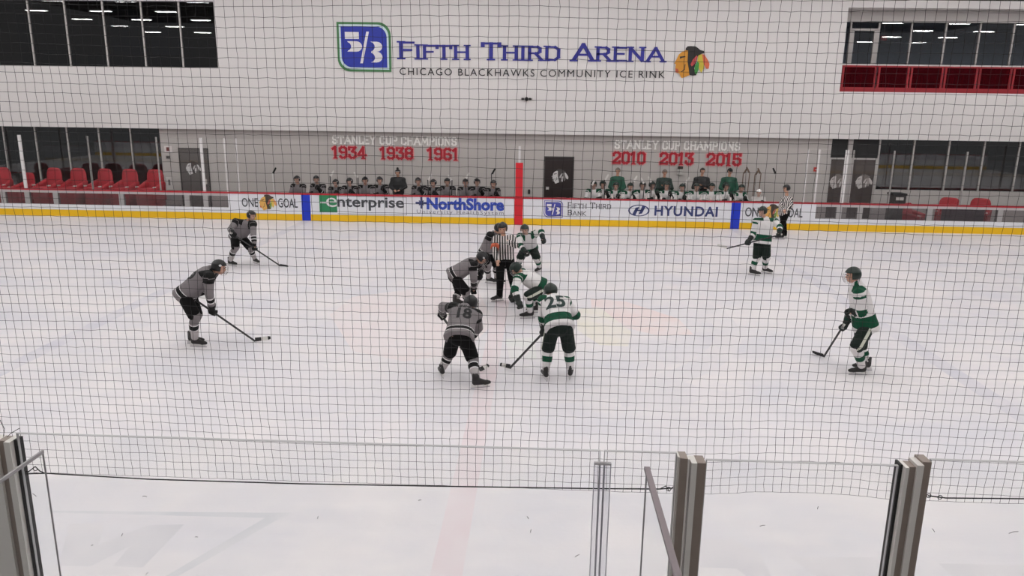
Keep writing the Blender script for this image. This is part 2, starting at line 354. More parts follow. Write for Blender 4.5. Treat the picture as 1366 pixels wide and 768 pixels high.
def door(name, x0, x1, y, z1, m, cpx, cw, mono, parts=True):
    o = tag(empty(name, ((x0+x1)/2, y, 0)), kind='structure'); h = (x1-x0)/2
    box('door_leaf', m, -h+0.04, h-0.04, -0.03, 0.03, 0.01, z1-0.04, o)
    fr = mat('door_frame_paint', (70, 66, 64), 0.6)
    box('door_frame', fr, -h, -h+0.04, -0.05, 0.06, 0, z1, o); box('door_frame', fr, h-0.04, h, -0.05, 0.06, 0, z1, o); box('door_frame', fr, -h+0.04, h-0.04, -0.05, 0.06, z1-0.04, z1, o)
    c = W(*cpx, y-0.03); crest('crest', o, c[0]-o.location[0], -0.032, c[2], cw, mono)
    return o
d_ = door('door_1', d1x0, d1x1, YG+0.02, d1z, mat('grey_door', (98, 92, 90), 0.55), (258, 224), 0.62, MONO)
box('door_handle', ALU, 0.42, 0.47, -0.10, -0.03, 0.95, 1.15, d_)
d_ = door('door_2', d2x0, d2x1, YG+0.02, d2z, mat('dark_brown_door', (40, 28, 28), 0.5), (747, 235), 0.66, MONO)
box('door_handle', ALU, -0.5, -0.38, -0.09, -0.03, 0.98, 1.08, d_)
for nm, a, b_, cp in (('door_3', lr_x0+0.02, W(1128, 225, YG)[0], (1117.5, 242)), ('door_4', W(1135, 225, YG)[0], dd_x1, (1152, 242))):
    o = tag(empty(nm, ((a+b_)/2, YG+0.1, 0)), kind='structure'); h = (b_-a)/2; zt = W(1150, 213, YG)[2]
    box('pane', mat('dark_glass_door', (78, 70, 68), 0.12), -h+0.05, h-0.05, -0.02, 0.02, 0.05, zt, o)
    box('door_stile', MULL, -h, -h+0.05, -0.04, 0.04, 0, zt, o); box('door_stile', MULL, h-0.05, h, -0.04, 0.04, 0, zt, o)
    box('transom', MULL, -h, h, -0.05, 0.05, zt, zt+0.06, o); box('transom_pane', BLACK, -h, h, -0.02, 0.02, zt+0.06, zb, o)
    box('door_rail', MULL, -h+0.05, h-0.05, -0.03, 0.03, 0.0, 0.05, o)
    c = W(*cp, YG+0.08); crest('crest', o, c[0]-o.location[0], -0.03, c[2], 0.66, MONO2)
box('trim_1', MULL, W(1128, 225, YG)[0], W(1135, 225, YG)[0], YG+0.04, YG+0.16, 0, zb)['kind'] = 'structure'
# wall fittings
def fitting(name, px0, py0, px1, py1, rgb, label, cat, depth=0.06):
    a = W(px0, py0, YG); b_ = W(px1, py1, YG); o = tag(empty(name, ((a[0]+b_[0])/2, YG, b_[2])), label, cat)
    h = (b_[0]-a[0])/2; box('casing', mat(name+'_paint', rgb, 0.5), -h, h, -depth, 0, 0, a[2]-b_[2], o); return o, h, a[2]-b_[2]
o, h, t = fitting('wall_sign', 219, 194.5, 230, 203, (222, 214, 212), 'small white notice sign mounted high beside the grey door', 'sign', 0.02)
box('pictogram', mat('sign_maroon', (110, 50, 46), 0.6), -h*0.45, h*0.35, -0.026, -0.02, t*0.2, t*0.8, o)
o, h, t = fitting('wall_switch', 222, 207.5, 227, 211.5, (96, 90, 88), 'small dark switch box below the notice sign on grey wall', 'switch', 0.05)
box('button', BLACK, -h*0.4, h*0.4, -0.06, -0.05, t*0.3, t*0.7, o)
o, h, t = fitting('notice_board', 221.5, 236, 231.5, 253, (216, 210, 208), 'white notice panel low on the wall beside the red chairs', 'sign', 0.03)
box('pictogram', mat('sign_grey', (120, 112, 110), 0.6), -h*0.3, h*0.3, -0.036, -0.03, t*0.35, t*0.8, o)
o, h, t = fitting('fire_alarm', 1085.5, 223, 1091, 228.5, (196, 44, 40), 'small red fire alarm box on grey wall near the glass doors', 'alarm', 0.05)
box('lens', BOARD_W, -h*0.35, h*0.35, -0.06, -0.05, t*0.3, t*0.6, o)
o, h, t = fitting('hand_dispenser', 904, 221.5, 910, 233, (190, 186, 182), 'pale wall dispenser with dark top between two coaches', 'dispenser', 0.09)
box('dark_cover', mat('smoke_cover', (60, 50, 46), 0.4), -h, h, -0.1, 0, t*0.68, t, o)
o, h, t = fitting('call_handle', 704.5, 252.5, 707, 258.5, (40, 36, 36), 'small black handle on grey wall left of the dark brown door', 'handle', 0.06)
box('knob', BLACK, -h*0.6, h*0.6, -0.09, -0.06, t*0.3, t*0.7, o)
a = W(702.5, 132, YW); o = tag(empty('wall_camera', (a[0], YW, a[2])), 'small dark security camera cluster on white wall below the big sign', 'camera')
box('mount_plate', mat('camera_grey', (150, 144, 142), 0.5), -0.22, 0.22, -0.03, 0, -0.04, 0.04, o)
for dx, r in ((-0.14, 0.05), (0.0, 0.075), (0.13, 0.05)):
    MB().ell((dx, -0.07, 0), (r, 0, 0), (0, r, 0), (0, 0, r), 10, 7).build('camera_dome', BLACK, o, True)

# ---------------------------------------------------------------- lettering
GL = {  # width, strokes, foot serifs, head serifs
 'A': (.86, [[(.06, 0), (.43, 1), (.80, 0)], [(.2, .34), (.66, .34)]], (.06, .80), ()),
 'B': (.72, [[(.12, 0), (.12, 1), (.5, 1), (.6, .9), (.6, .64), (.5, .54), (.12, .54)], [(.5, .54), (.64, .42), (.64, .12), (.52, 0), (.12, 0)]], (.12,), (.12,)),
 'C': (.72, [[(.64, .74), (.64, .88), (.52, 1), (.24, 1), (.1, .86), (.1, .14), (.24, 0), (.52, 0), (.64, .12), (.64, .26)]], (), ()),
 'D': (.78, [[(.12, 0), (.12, 1), (.5, 1), (.68, .8), (.68, .2), (.5, 0), (.12, 0)]], (.12,), (.12,)),
 'E': (.66, [[(.6, 1), (.12, 1), (.12, 0), (.62, 0)], [(.12, .53), (.5, .53)]], (.12,), (.12,)),
 'F': (.62, [[(.6, 1), (.12, 1), (.12, 0)], [(.12, .52), (.5, .52)]], (.12,), (.12,)),
 'H': (.8, [[(.12, 0), (.12, 1)], [(.68, 0), (.68, 1)], [(.12, .52), (.68, .52)]], (.12, .68), (.12, .68)),
 'I': (.3, [[(.15, 0), (.15, 1)]], (.15,), (.15,)),
 'K': (.78, [[(.12, 0), (.12, 1)], [(.66, 1), (.14, .48), (.7, 0)]], (.12, .7), (.12, .66)),
 'L': (.62, [[(.12, 1), (.12, 0), (.58, 0), (.58, .2)]], (.12,), (.12,)),
 'M': (.98, [[(.12, 0), (.12, 1), (.49, .3), (.86, 1), (.86, 0)]], (.12, .86), (.1, .88)),
 'N': (.84, [[(.12, 0), (.12, 1), (.7, 0), (.7, 1)]], (.12,), (.12, .7)),
 'O': (.74, [[(.24, 0), (.1, .14), (.1, .86), (.24, 1), (.5, 1), (.64, .86), (.64, .14), (.5, 0), (.24, 0)]], (), ()),
 'P': (.68, [[(.12, 0), (.12, 1), (.5, 1), (.62, .88), (.62, .6), (.5, .48), (.12, .48)]], (.12,), (.12,)),
 'R': (.78, [[(.12, 0), (.12, 1), (.5, 1), (.62, .88), (.62, .62), (.5, .5), (.12, .5)], [(.4, .5), (.7, 0)]], (.12, .7), (.12,)),
 'S': (.68, [[(.6, .76), (.6, .88), (.48, 1), (.22, 1), (.1, .88), (.1, .64), (.22, .53), (.48, .48), (.6, .36), (.6, .12), (.48, 0), (.22, 0), (.1, .12), (.1, .24)]], (), ()),
 'T': (.78, [[(.06, .82), (.06, 1), (.72, 1), (.72, .82)], [(.39, 1), (.39, 0)]], (.39,), ()),
 'U': (.76, [[(.12, 1), (.12, .14), (.26, 0), (.5, 0), (.64, .14), (.64, 1)]], (), (.12, .64)),
 'Y': (.8, [[(.1, 1), (.4, .48), (.7, 1)], [(.4, .48), (.4, 0)]], (.4,), (.1, .7)),
 '0': (.7, [[(.24, 0), (.1, .14), (.1, .86), (.24, 1), (.46, 1), (.6, .86), (.6, .14), (.46, 0), (.24, 0)]], (), ()),
 '1': (.5, [[(.06, .84), (.26, 1), (.26, 0)]], (.26,), ()),
 '2': (.7, [[(.1, .74), (.1, .86), (.24, 1), (.46, 1), (.6, .86), (.6, .62), (.1, .1), (.1, 0), (.6, 0), (.6, .16)]], (), ()),
 '3': (.7, [[(.1, .8), (.1, 1), (.6, 1), (.34, .6), (.46, .6), (.6, .46), (.6, .14), (.46, 0), (.24, 0), (.1, .14), (.1, .26)]], (), ()),
 '4': (.74, [[(.48, 0), (.48, 1), (.1, .32), (.1, .26), (.68, .26)]], (.48,), ()),
 '5': (.7, [[(.6, .9), (.6, 1), (.12, 1), (.12, .58), (.46, .6), (.6, .48), (.6, .14), (.46, 0), (.24, 0), (.1, .14), (.1, .26)]], (), ()),
 '6': (.7, [[(.58, .9), (.46, 1), (.24, 1), (.1, .86), (.1, .14), (.24, 0), (.46, 0), (.6, .14), (.6, .38), (.46, .5), (.1, .5)]], (), ()),
 '8': (.7, [[(.24, .54), (.1, .66), (.1, .88), (.24, 1), (.46, 1), (.6, .88), (.6, .66), (.46, .54), (.24, .54), (.1, .42), (.1, .12), (.24, 0), (.46, 0), (.6, .12), (.6, .42), (.46, .54)]], (), ()),
 '9': (.7, [[(.12, .1), (.24, 0), (.46, 0), (.6, .14), (.6, .86), (.46, 1), (.24, 1), (.1, .86), (.1, .62), (.24, .5), (.6, .5)]], (), ()),
}
def glyph_quads(ch, wt, serif=0.0, sth=0.09):
    """thick strokes of a glyph as 2D quads inside the unit-high box"""
    wd, strokes, bot, top = GL[ch]; q = []; k = 1-wt
    mp = lambda p: np.array([p[0], wt/2+p[1]*k])
    for st in strokes:
        pts = [mp(p) for p in st]
        for a, b_ in zip(pts[:-1], pts[1:]):
            d = b_-a; L = np.linalg.norm(d)
            if L < 1e-6: continue
            d /= L; n = np.array([-d[1], d[0]])*wt/2
            thin = 0.72 if abs(d[1]) < .3 else 1.0
            n = n*thin; e = d*wt*0.42
            q.append([a-e-n, b_+e-n, b_+e+n, a-e+n])
    if serif:
        for x in bot: q.append([np.array(v) for v in ((x-serif, 0), (x+serif, 0), (x+serif, sth), (x-serif, sth))])
        for x in top: q.append([np.array(v) for v in ((x-serif, 1-sth), (x+serif, 1-sth), (x+serif, 1), (x-serif, 1))])
    return wd, q
def stroke_text(body, x0, x1, z0, h, y, m, parent, name='letter', wt=0.17, serif=0.0, caps=1.0, gap=0.06, joined=False, origin=(0, 0, 0), thick=0.008):
    """letters standing in the wall plane; capitals at word starts may be taller (small caps)"""
    adv = []; x = 0.0; start = True
    for ch in body:
        if ch == ' ': x += 0.42; start = True; continue
        s = 1.0 if start else caps; adv.append((ch, x, s)); x += (GL[ch][0]+gap)*s; start = False
    tot = x; sx = (x1-x0)/tot; out = []; acc = MB()
    for ch, xx, s in adv:
        wd, quads = glyph_quads(ch, wt, serif)
        mb = acc if joined else MB()
        for i, q in enumerate(quads):
            f_ = [(x0+(xx+p[0]*s)*sx-origin[0], y-origin[1]-0.0004*(i % 5), z0+p[1]*s*h-origin[2]) for p in q]
            bk = [(a, b_+thick, c) for a, b_, c in f_]
            mb.add(f_+bk, [(0, 1, 2, 3), (7, 6, 5, 4), (0, 4, 5, 1), (1, 5, 6, 2), (2, 6, 7, 3), (3, 7, 4, 0)])
        if not joined: out.append(mb.build(name, m, parent))
    if joined: out.append(acc.build(name, m, parent))
    return out
def font_mesh(body, bold=0.0, space=1.0):
    cu = bpy.data.curves.new('t', 'FONT'); cu.body = body; cu.size = 1; cu.offset = bold; cu.space_character = space; cu.extrude = 0.0; cu.fill_mode = 'BOTH'; cu.resolution_u = 3
    o = bpy.data.objects.new('t', cu); COL.objects.link(o)
    dg = bpy.context.evaluated_depsgraph_get(); dg.update(); me = bpy.data.meshes.new_from_object(o.evaluated_get(dg)); bpy.data.objects.remove(o); return me
def font_text(name, body, x0, x1, z0, z1, y, m, parent, bold=0.0, space=1.0, origin=(0, 0, 0), split=False):
    """built-in type fitted to a rectangle in the wall plane"""
    me = font_mesh(body, bold, space); v = np.array([p.co[:] for p in me.vertices])
    mn, mx_ = v.min(0), v.max(0)
    for p in me.vertices:
        c = p.co; p.co = (x0+(c.x-mn[0])/(mx_[0]-mn[0])*(x1-x0)-origin[0], y-origin[1], z0+(c.y-mn[1])/(mx_[1]-mn[1])*(z1-z0)-origin[2])
    me.materials.clear()
    if not split: return link(name, me, m, parent)
    bm = bmesh.new(); bm.from_mesh(me); isl = []; seen = set()
    for f0 in bm.faces:
        if f0.index in seen: continue
        st_, fs = [f0], []
        seen.add(f0.index)
        while st_:
            f1 = st_.pop(); fs.append(f1)
            for e_ in f1.edges:
                for f2 in e_.link_faces:
                    if f2.index not in seen: seen.add(f2.index); st_.append(f2)
        isl.append(fs)
    for fs in isl:
        vs = list({v_ for f1 in fs for v_ in f1.verts}); ix = {v_: i for i, v_ in enumerate(vs)}
        MB().add([v_.co[:] for v_ in vs], [tuple(ix[v_] for v_ in f1.verts) for f1 in fs]).build(name, m, parent)
    bm.free(); return None
def rect(px0, py0, px1, py1, y):          # rectangle on a wall from the pixels of its middle heights
    xm = (px0+px1)/2; a = W(px0, (py0+py1)/2, y); b_ = W(px1, (py0+py1)/2, y)
    # follow the roll: take heights at the middle of the rectangle
    return a[0], b_[0], W(xm, py1, y)[2], W(xm, py0, y)[2]
SIGN_BLUE = mat('sign_blue', (42, 42, 140), 0.5); SIGN_BLACK = mat('sign_black', (28, 26, 30), 0.5)
LOGO_BLUE = mat('logo_blue', (34, 50, 160), 0.5); LOGO_GREEN = mat('logo_green', (66, 120, 74), 0.5); LOGO_PALE = mat('logo_pale', (200, 218, 222), 0.5); LOGO_WHITE = mat('logo_white', (226, 222, 224), 0.5)
def bank_logo(parent, x0, x1, z0, z1, y, outer=True, blue=LOGO_BLUE):
    """leaf shaped plate with two rounded corners and a slashed numeral"""
    cx, cz, hw, hh = (x0+x1)/2, (z0+z1)/2, (x1-x0)/2, (z1-z0)/2
    def leaf(nm, m, k, lay):
        pts = []; r = 0.5*k
        A, B = hw*k if k == 1 else hw-(1-k)*hw, hh-(1-k)*hw
        rad = 0.52*min(A, B)
        pts.append((-A, B))
        for t in range(0, 91, 10): pts.append((A-rad+rad*math.sin(math.radians(t)), B-rad+rad*math.cos(math.radians(t))))
        pts.append((A, -B))
        for t in range(0, 91, 10): pts.append((-A+rad-rad*math.sin(math.radians(t)), -B+rad-rad*math.cos(math.radians(t))))
        MB().add([(cx+a, y-0.004*lay, cz+b_) for a, b_ in pts], [tuple(range(len(pts)))]).build(nm, m, parent)
    if outer: leaf('logo_border', LOGO_GREEN, 1.0, 1); leaf('logo_inline', LOGO_PALE, 0.92, 2)
    else: leaf('logo_border', blue, 1.0, 1); leaf('logo_inline', LOGO_WHITE, 0.93, 2)
    leaf('logo_field', blue, 0.85, 3)
    def pl(pts, lay=4): MB().add([(cx+a*hw, y-0.004*lay, cz+b_*hh) for a, b_ in pts], [tuple(range(len(pts)))]).build('logo_numeral', LOGO_WHITE, parent)
    pl([(-.7, .6), (-.18, .6), (-.18, .32), (-.7, .32)])
    arc = lambda c0, c1, r, a0, a1, n=8, s=1: [(c0+r*math.cos(math.radians(a0+(a1-a0)*i/n)), c1+s*r*math.sin(math.radians(a0+(a1-a0)*i/n))) for i in range(n+1)]
    pl(arc(-.28, 0.02, .21, -90, 90)+[(-.62, .23)]+arc(-.66, 0.02, .18, 70, -70)+[(-.62, -.19)])
    pl([(.10, .62), (.20, .62), (-.06, -.66), (-.16, -.66)])
    pl(arc(.48, .02, .2, -90, 90)+[(.24, .22)]+arc(.2, .02, .2, 70, -70)+[(.3, -.18)])
    pl(arc(.46, -.4, .22, -90, 90)+[(.26, -.18)]+arc(.2, -.42, .2, 70, -70)+[(.24, -.62)])
# big sign on the white wall
YS = YW-0.03
sg = tag(empty('wall_lettering', (0.3, YS, 5.2)), 'large blue serif lettering above a smaller black line on upper white wall', 'sign'); O = tuple(sg.location)
x0, x1, z0, z1 = rect(531, 54, 888, 84, YS)
z0 = W(600, 79, YS)[2]; cap = W(541, 53, YS)[2]-W(541, 77.5, YS)[2]
stroke_text('FIFTH THIRD ARENA', W(531, 65, YS)[0], W(888, 75, YS)[0], wall_z(5.85), cap, YS, SIGN_BLUE, sg, wt=0.16, serif=0.17, caps=0.83, gap=0.05, origin=O)
f_ = font_text('small_letter', 'CHICAGO BLACKHAWKS COMMUNITY ICE RINK', W(533, 95, YS)[0], W(887, 99, YS)[0], W(700, 102, YS)[2], W(700, 92.5, YS)[2], YS-0.01, SIGN_BLACK, sg, 0.0, 1.2, O, True)
lg = tag(empty('leaf_logo_sign', (W(486, 62, YS)[0], YS, W(486, 96, YS)[2])), 'blue leaf-shaped logo plate with green border on upper white wall', 'logo')
x0, x1, z0, z1 = rect(450, 29.5, 521.5, 95.5, YS)
O = lg.location; bank_logo(lg, x0-O.x, x1-O.x, z0-O.z, z1-O.z, 0.0)
cr = tag(empty('head_emblem_sign', (W(923, 83, YS)[0], YS, W(923, 83, YS)[2])), 'coloured feathered head emblem on upper white wall right of lettering', 'emblem')
crest('emblem', cr, 0, 0, 0, W(947, 83, YS)[0]-W(900, 83, YS)[0])
# champions lettering on the grey wall
PALE = mat('pale_lettering', (240, 236, 233), 0.6); YEARRED = mat('year_red', (176, 26, 44), 0.5); YEARPINK = mat('year_outline', (222, 150, 152), 0.6)
YL = YG-0.03
for side, px in (('left', ((443, 610, 187.5), ((443, 489.5), (507, 552), (570, 612.5)), 203.3)), ('right', ((820, 988, 194), ((817, 862), (880, 926), (942.5, 990)), 210.5))):
    (a, b_, cy), yrs, yy = px
    zc = W((a+b_)/2, cy, YL)[2]
    o = tag(empty('champions_heading', (W((a+b_)/2, cy, YL)[0], YL, zc-0.17)), 'pale block capitals above three red years, %s of the dark brown door' % side, 'lettering')
    stroke_text('STANLEY CUP CHAMPIONS', W(a, cy-2, YL)[0], W(b_, cy+2, YL)[0], zc-0.17, 0.34, YL, PALE, o, wt=0.2, serif=0.15, gap=0.1, origin=tuple(o.location))
    for k_, ((p0, p1), yr) in enumerate(zip(yrs, (('1934', '1938', '1961') if side == 'left' else ('2010', '2013', '2015')))):
        zz = W((p0+p1)/2, yy+(p0-yrs[0][0])*0.017, YL)[2]; hh = 0.50
        q = tag(empty('year_lettering', (W((p0+p1)/2, yy, YL)[0], YL, zz-hh/2)), '%s of the three red block years on the wall %s of the dark door' % (('leftmost', 'middle', 'rightmost')[k_], side), 'lettering')
        O = tuple(q.location); X0, X1 = W(p0, yy, YL)[0], W(p1, yy, YL)[0]
        stroke_text(yr, X0, X1, zz-hh/2, hh, YL-0.006, YEARRED, q, name='numeral', wt=0.2, serif=0.18, gap=0.05, origin=O)
        stroke_text(yr, X0-0.02, X1+0.02, zz-hh/2-0.03, hh+0.06, YL, YEARPINK, q, name='numeral_outline', wt=0.255, serif=0.22, gap=0.05, origin=O, thick=0.005)

# ---------------------------------------------------------------- far boards
BH = 1.0
bd = tag(empty('dasher_boards', (0, 0, 0)), 'long white rink boards with red top rail and yellow kickplate across the far side', 'boards')
bxl, bxr = W(304.5, 270, 0)[0], W(1088.5, 280, 0)[0]
seams = [bxl, -9.1, -7.93, -7.61, -5.75, -3.9, -2.0, -0.15, 0.15, 2.0, 3.85, 5.75, 7.61, 7.93, 9.3, bxr]
for a, b_ in zip(seams[:-1], seams[1:]): box('board_panel', BOARD_W, a+0.002, b_-0.002, 0.0, 0.12, 0.24, BH-0.05, bd)
kx = [XL-8]+[x for x in np.arange(-24.0, 25, 2.4)]+[XR+8]
kx = sorted(set(x for x in kx if min(abs(x-c) for c in (-7.77, 0, 7.77)) > 0.4) | {-7.93, -7.61, -0.15, 0.15, 7.61, 7.93})
for a, b_ in zip(kx[:-1], kx[1:]):
    st = {-7.93: BLUE, 7.61: BLUE, -0.15: RED}.get(a)
    box('kickplate', st or YELLOW, a+0.001, b_-0.001, -0.012, 0.12, 0.0, 0.235, bd)
for a, m in ((-7.93, BLUE), (7.61, BLUE), (-0.15, RED)): box('line_stripe', m, a, a+(0.32 if m is BLUE else 0.30), -0.008, 0.0, 0.235, BH, bd)
box('cap_rail', CAPRED, XL-8, XR+8, -0.02, 0.16, BH-0.05, BH, bd)
# clear panelled ends
CLEAR = glass('clear_board', (0.72, 0.70, 0.71), 0.05, 0.1)
def clear_end(x0, x1, posts):
    box('lower_rail', BOARD_W, x0, x1, 0.0, 0.12, 0.24, 0.43, bd)
    box('upper_rail', mat('rail_grey', (186, 180, 182), 0.4), x0, x1, 0.0, 0.12, BH-0.14, BH-0.05, bd)
    ps = sorted(posts)
    for x in ps: box('board_post', mat('post_grey', (168, 164, 164), 0.4, 0.3), x-0.09, x+0.09, 0.0, 0.12, 0.43, BH-0.14, bd)
    ed = [x0]+ps+[x1]
    for a, b_ in zip(ed[:-1], ed[1:]):
        if b_-a > 0.25: box('clear_panel', CLEAR, a+(0.09 if a in ps else 0), b_-(0.09 if b_ in ps else 0), 0.03, 0.06, 0.43, BH-0.14, bd)
clear_end(XL-8, bxl, [W(p, 262, 0)[0] for p in (4, 36, 74, 161.5, 249, 274)]+[W(4, 262, 0)[0]-1.2*k for k in range(1, 9)])
clear_end(bxr, XR+8, [W(p, 277, 0)[0] for p in (1120, 1148, 1241.5, 1336)]+[W(1336, 277, 0)[0]+1.2*k for k in range(1, 8)])
# advertisements (flat print on the boards)
YA = -0.010
GREY_INK = mat('grey_ink', (70, 72, 78), 0.5); DKBLUE = mat('dark_blue_ink', (52, 60, 110), 0.5); ROYAL = mat('royal_ink', (48, 74, 176), 0.5); EGREEN = mat('ad_green', (44, 130, 84), 0.5)
def advert(name, px, py, label):
    p = W(px, py, YA); return tag(empty(name, (p[0], YA, p[2])), label, 'advertisement')
def adtext(o, nm, body, px0, py0, px1, py1, m, bold=0.0, space=1.0, dy=0.0):
    x0, x1, z0, z1 = rect(px0, py0, px1, py1, YA); return font_text('small_letter' if nm == 'subtitle' else 'letter' if nm == 'lettering' else nm, body, x0, x1, z0, z1, YA-dy, m, o, bold, space, tuple(o.location), True)
for k, (nm, one, goal, cxp, cyp) in enumerate((('left', (322.5, 264, 344, 276), (371, 264.5, 397, 277), 357.5, 270), ('right', (994, 276.5, 1018, 289), (1044, 277.5, 1071, 290), 1031, 283))):
    o = advert('slogan_print', cxp, cyp+10, 'black slogan print with head emblem on the boards, %s' % ('left of the left blue stripe' if k == 0 else 'partly hidden behind the striped official'))
    adtext(o, 'lettering', 'ONE', *one, GREY_INK, 0.012); adtext(o, 'lettering', 'GOAL', *goal, GREY_INK, 0.012)
    c = W(cxp, cyp, YA); crest('emblem', o, c[0]-o.location[0], 0, c[2]-o.location[2], 0.66, {'face': (222, 170, 90), 'black': (70, 60, 50), 'yellow': (220, 190, 90), 'orange': (226, 160, 110), 'green': (120, 150, 80), 'red': (190, 110, 90), 'lips': (200, 120, 80)})
o = advert('green_square_print', 483, 287, 'rental car advertisement with green square and grey lettering on the boards')
x0, x1, z0, z1 = rect(426, 258.5, 449.5, 283, YA); O = o.location
MB().add([(x0-O.x, 0, z0-O.z), (x1-O.x, 0, z0-O.z), (x1-O.x, 0, z1-O.z), (x0-O.x, 0, z1-O.z)], [(0, 1, 2, 3)]).build('green_square', EGREEN, o)
adtext(o, 'initial', 'e', 435, 263.5, 449.3, 276, LOGO_WHITE, 0.0, dy=0.004)
adtext(o, 'initial_bar', '-', 427, 269, 437, 271, LOGO_WHITE, 0.0, dy=0.004)
adtext(o, 'lettering', 'nterprise', 450, 263, 539, 281, GREY_INK, 0.02)
X0, X1, Z0, Z1 = rect(450, 262, 542.5, 286, YA)
for a in ((X0, X1, Z0, Z0+0.012), (X0, X1, Z1-0.012, Z1), (X1-0.012, X1, Z0, Z1)): box('outline', GREY_INK, a[0]-O.x, a[1]-O.x, 0, 0.004, a[2]-O.z, a[3]-O.z, o)
o = advert('hospital_print', 614, 288, 'blue health service advertisement with star cross on the boards')
adtext(o, 'lettering', 'NorthShore', 569, 264, 672.5, 280.5, ROYAL, 0.045)
adtext(o, 'subtitle', 'University HealthSystem', 556, 280.5, 672, 287, mat('pale_ink', (128, 128, 138), 0.5), 0.0, 1.25)
c = W(562, 270.5, YA); O = o.location
for a in range(4):
    t = math.radians(45*a); L, hw = (0.21 if a % 2 == 0 else 0.12), 0.035 if a % 2 == 0 else 0.02
    d = np.array([math.cos(t), math.sin(t)]); n = np.array([-d[1], d[0]])
    q = [d*L+n*hw, -d*L+n*hw, -d*L-n*hw, d*L-n*hw]
    MB().add([(c[0]-O.x+v[0], -0.001*a, c[2]-O.z+v[1]) for v in q], [(0, 1, 2, 3)]).build('star_ray', DKBLUE, o)
o = advert('bank_print', 770, 291, 'blue bank logo and thin grey lettering on the boards right of the red stripe')
O = o.location; x0, x1, z0, z1 = rect(725.5, 267.5, 751, 290, YA); bank_logo(o, x0-O.x, x1-O.x, z0-O.z, z1-O.z, 0, False, mat('logo_violet_blue', (70, 74, 160), 0.5))
x0, x1, z0, z1 = rect(757, 270, 816, 278.5, YA); stroke_text('FIFTH THIRD', x0, x1, z0, z1-z0, YA-0.002, GREY_INK, o, 'lettering', 0.13, 0.1, 0.8, 0.08, True, tuple(O), 0.002)
x0, x1, z0, z1 = rect(757, 280, 782.5, 287.5, YA); stroke_text('BANK', x0, x1, z0, z1-z0, YA-0.002, GREY_INK, o, 'lettering', 0.13, 0.1, 0.8, 0.08, True, tuple(O), 0.002)
o = advert('car_maker_print', 898, 292, 'dark blue car maker emblem and wide capitals on the boards beside the right blue stripe')
O = o.location; x0, x1, z0, z1 = rect(838, 273, 866.5, 288.5, YA); cx, cz, ha, hb = (x0+x1)/2-O.x, (z0+z1)/2-O.z, (x1-x0)/2, (z1-z0)/2
mb = MB(); n = 28
for i in range(n):
    t0, t1 = 2*math.pi*i/n, 2*math.pi*(i+1)/n
    mb.add([(cx+ha*k*math.cos(t), 0, cz+hb*k*math.sin(t)) for k, t in ((.86, t0), (1, t0), (1, t1), (.86, t1))], [(0, 1, 2, 3)])
mb.build('emblem_ring', DKBLUE, o)
mb = MB()
for q in ([(-.62, -.72), (-.3, -.8), (.02, .62), (-.3, .5)], [(.3, -.5), (.0, -.62), (.3, .8), (.62, .72)], [(-.4, -.12), (.35, -.02), (.42, .2), (-.3, .1)]): mb.add([(cx+a*ha, -0.001, cz+b_*hb) for a, b_ in q], [(0, 1, 2, 3)])
mb.build('emblem_letter', DKBLUE, o)
adtext(o, 'lettering', 'HYUNDAI', 873, 275, 957.5, 288.5, DKBLUE, 0.03, 1.1)
# red post at centre ice and far glass
rp = tag(empty('center_post', (0, 0.06, BH)), 'slim white post wrapped in red at the center line on the far boards', 'post')
zt, zr = W(695, 195, 0.06)[2]-BH, W(695, 217, 0.06)[2]-BH
box('white_pole', mat('white_post', (222, 218, 218), 0.4), -0.04, 0.04, -0.03, 0.03, 0, zt, rp); box('red_wrap', RED, -0.13, 0.13, -0.04, 0.04, 0, zr, rp)
YGL = 0.06
def glass_screen(name, px_posts, top_px, x_out, label):
    """tempered panes standing on the boards between white posts"""
    zt = W(*top_px, YGL)[2]; xs_ = sorted([W(p, 215, YGL)[0] for p, _ in px_posts]+x_out)
    o = tag(empty(name, (float(np.mean(xs_)), YGL, BH)), label, 'glass screen'); O = o.location
    wd = {round(W(p, 215, YGL)[0], 3): t for p, t in px_posts}
    for x in xs_: t = wd.get(round(x, 3), 0.05); box('support_post', MATS['white_post'] if t > 0.08 or any(abs(x-W(p, 215, YGL)[0]) < 0.01 for p in (301, 316.5, 1077, 1092)) else mat('grey_support', (150, 146, 144), 0.4), x-t/2-O.x, x+t/2-O.x, -0.03, 0.03, 0, zt-BH, o)
    for a, b_ in zip(xs_[:-1], xs_[1:]): box('pane', RINKGLASS, a+0.06-O.x, b_-0.06-O.x, -0.006, 0.006, 0, zt-BH-0.02, o)
glass_screen('glass_screen', [(30, 0.10), (120, 0.045), (211, 0.035), (270, 0.09), (301, 0.035), (316.5, 0.035)], (30, 180), [W(30, 215, 0)[0]-2.4*k for k in (1, 2, 3, 4)], 'clear glass screen with white posts standing on the left end of the boards')
glass_screen('glass_screen', [(1077, 0.03), (1092, 0.045), (1129, 0.11), (1138, 0.035), (1192, 0.035), (1289, 0.045)], (1130, 200), [W(1289, 230, 0)[0]+2.4*k for k in (1, 2, 3)], 'clear glass screen with white posts standing on the right end of the boards')

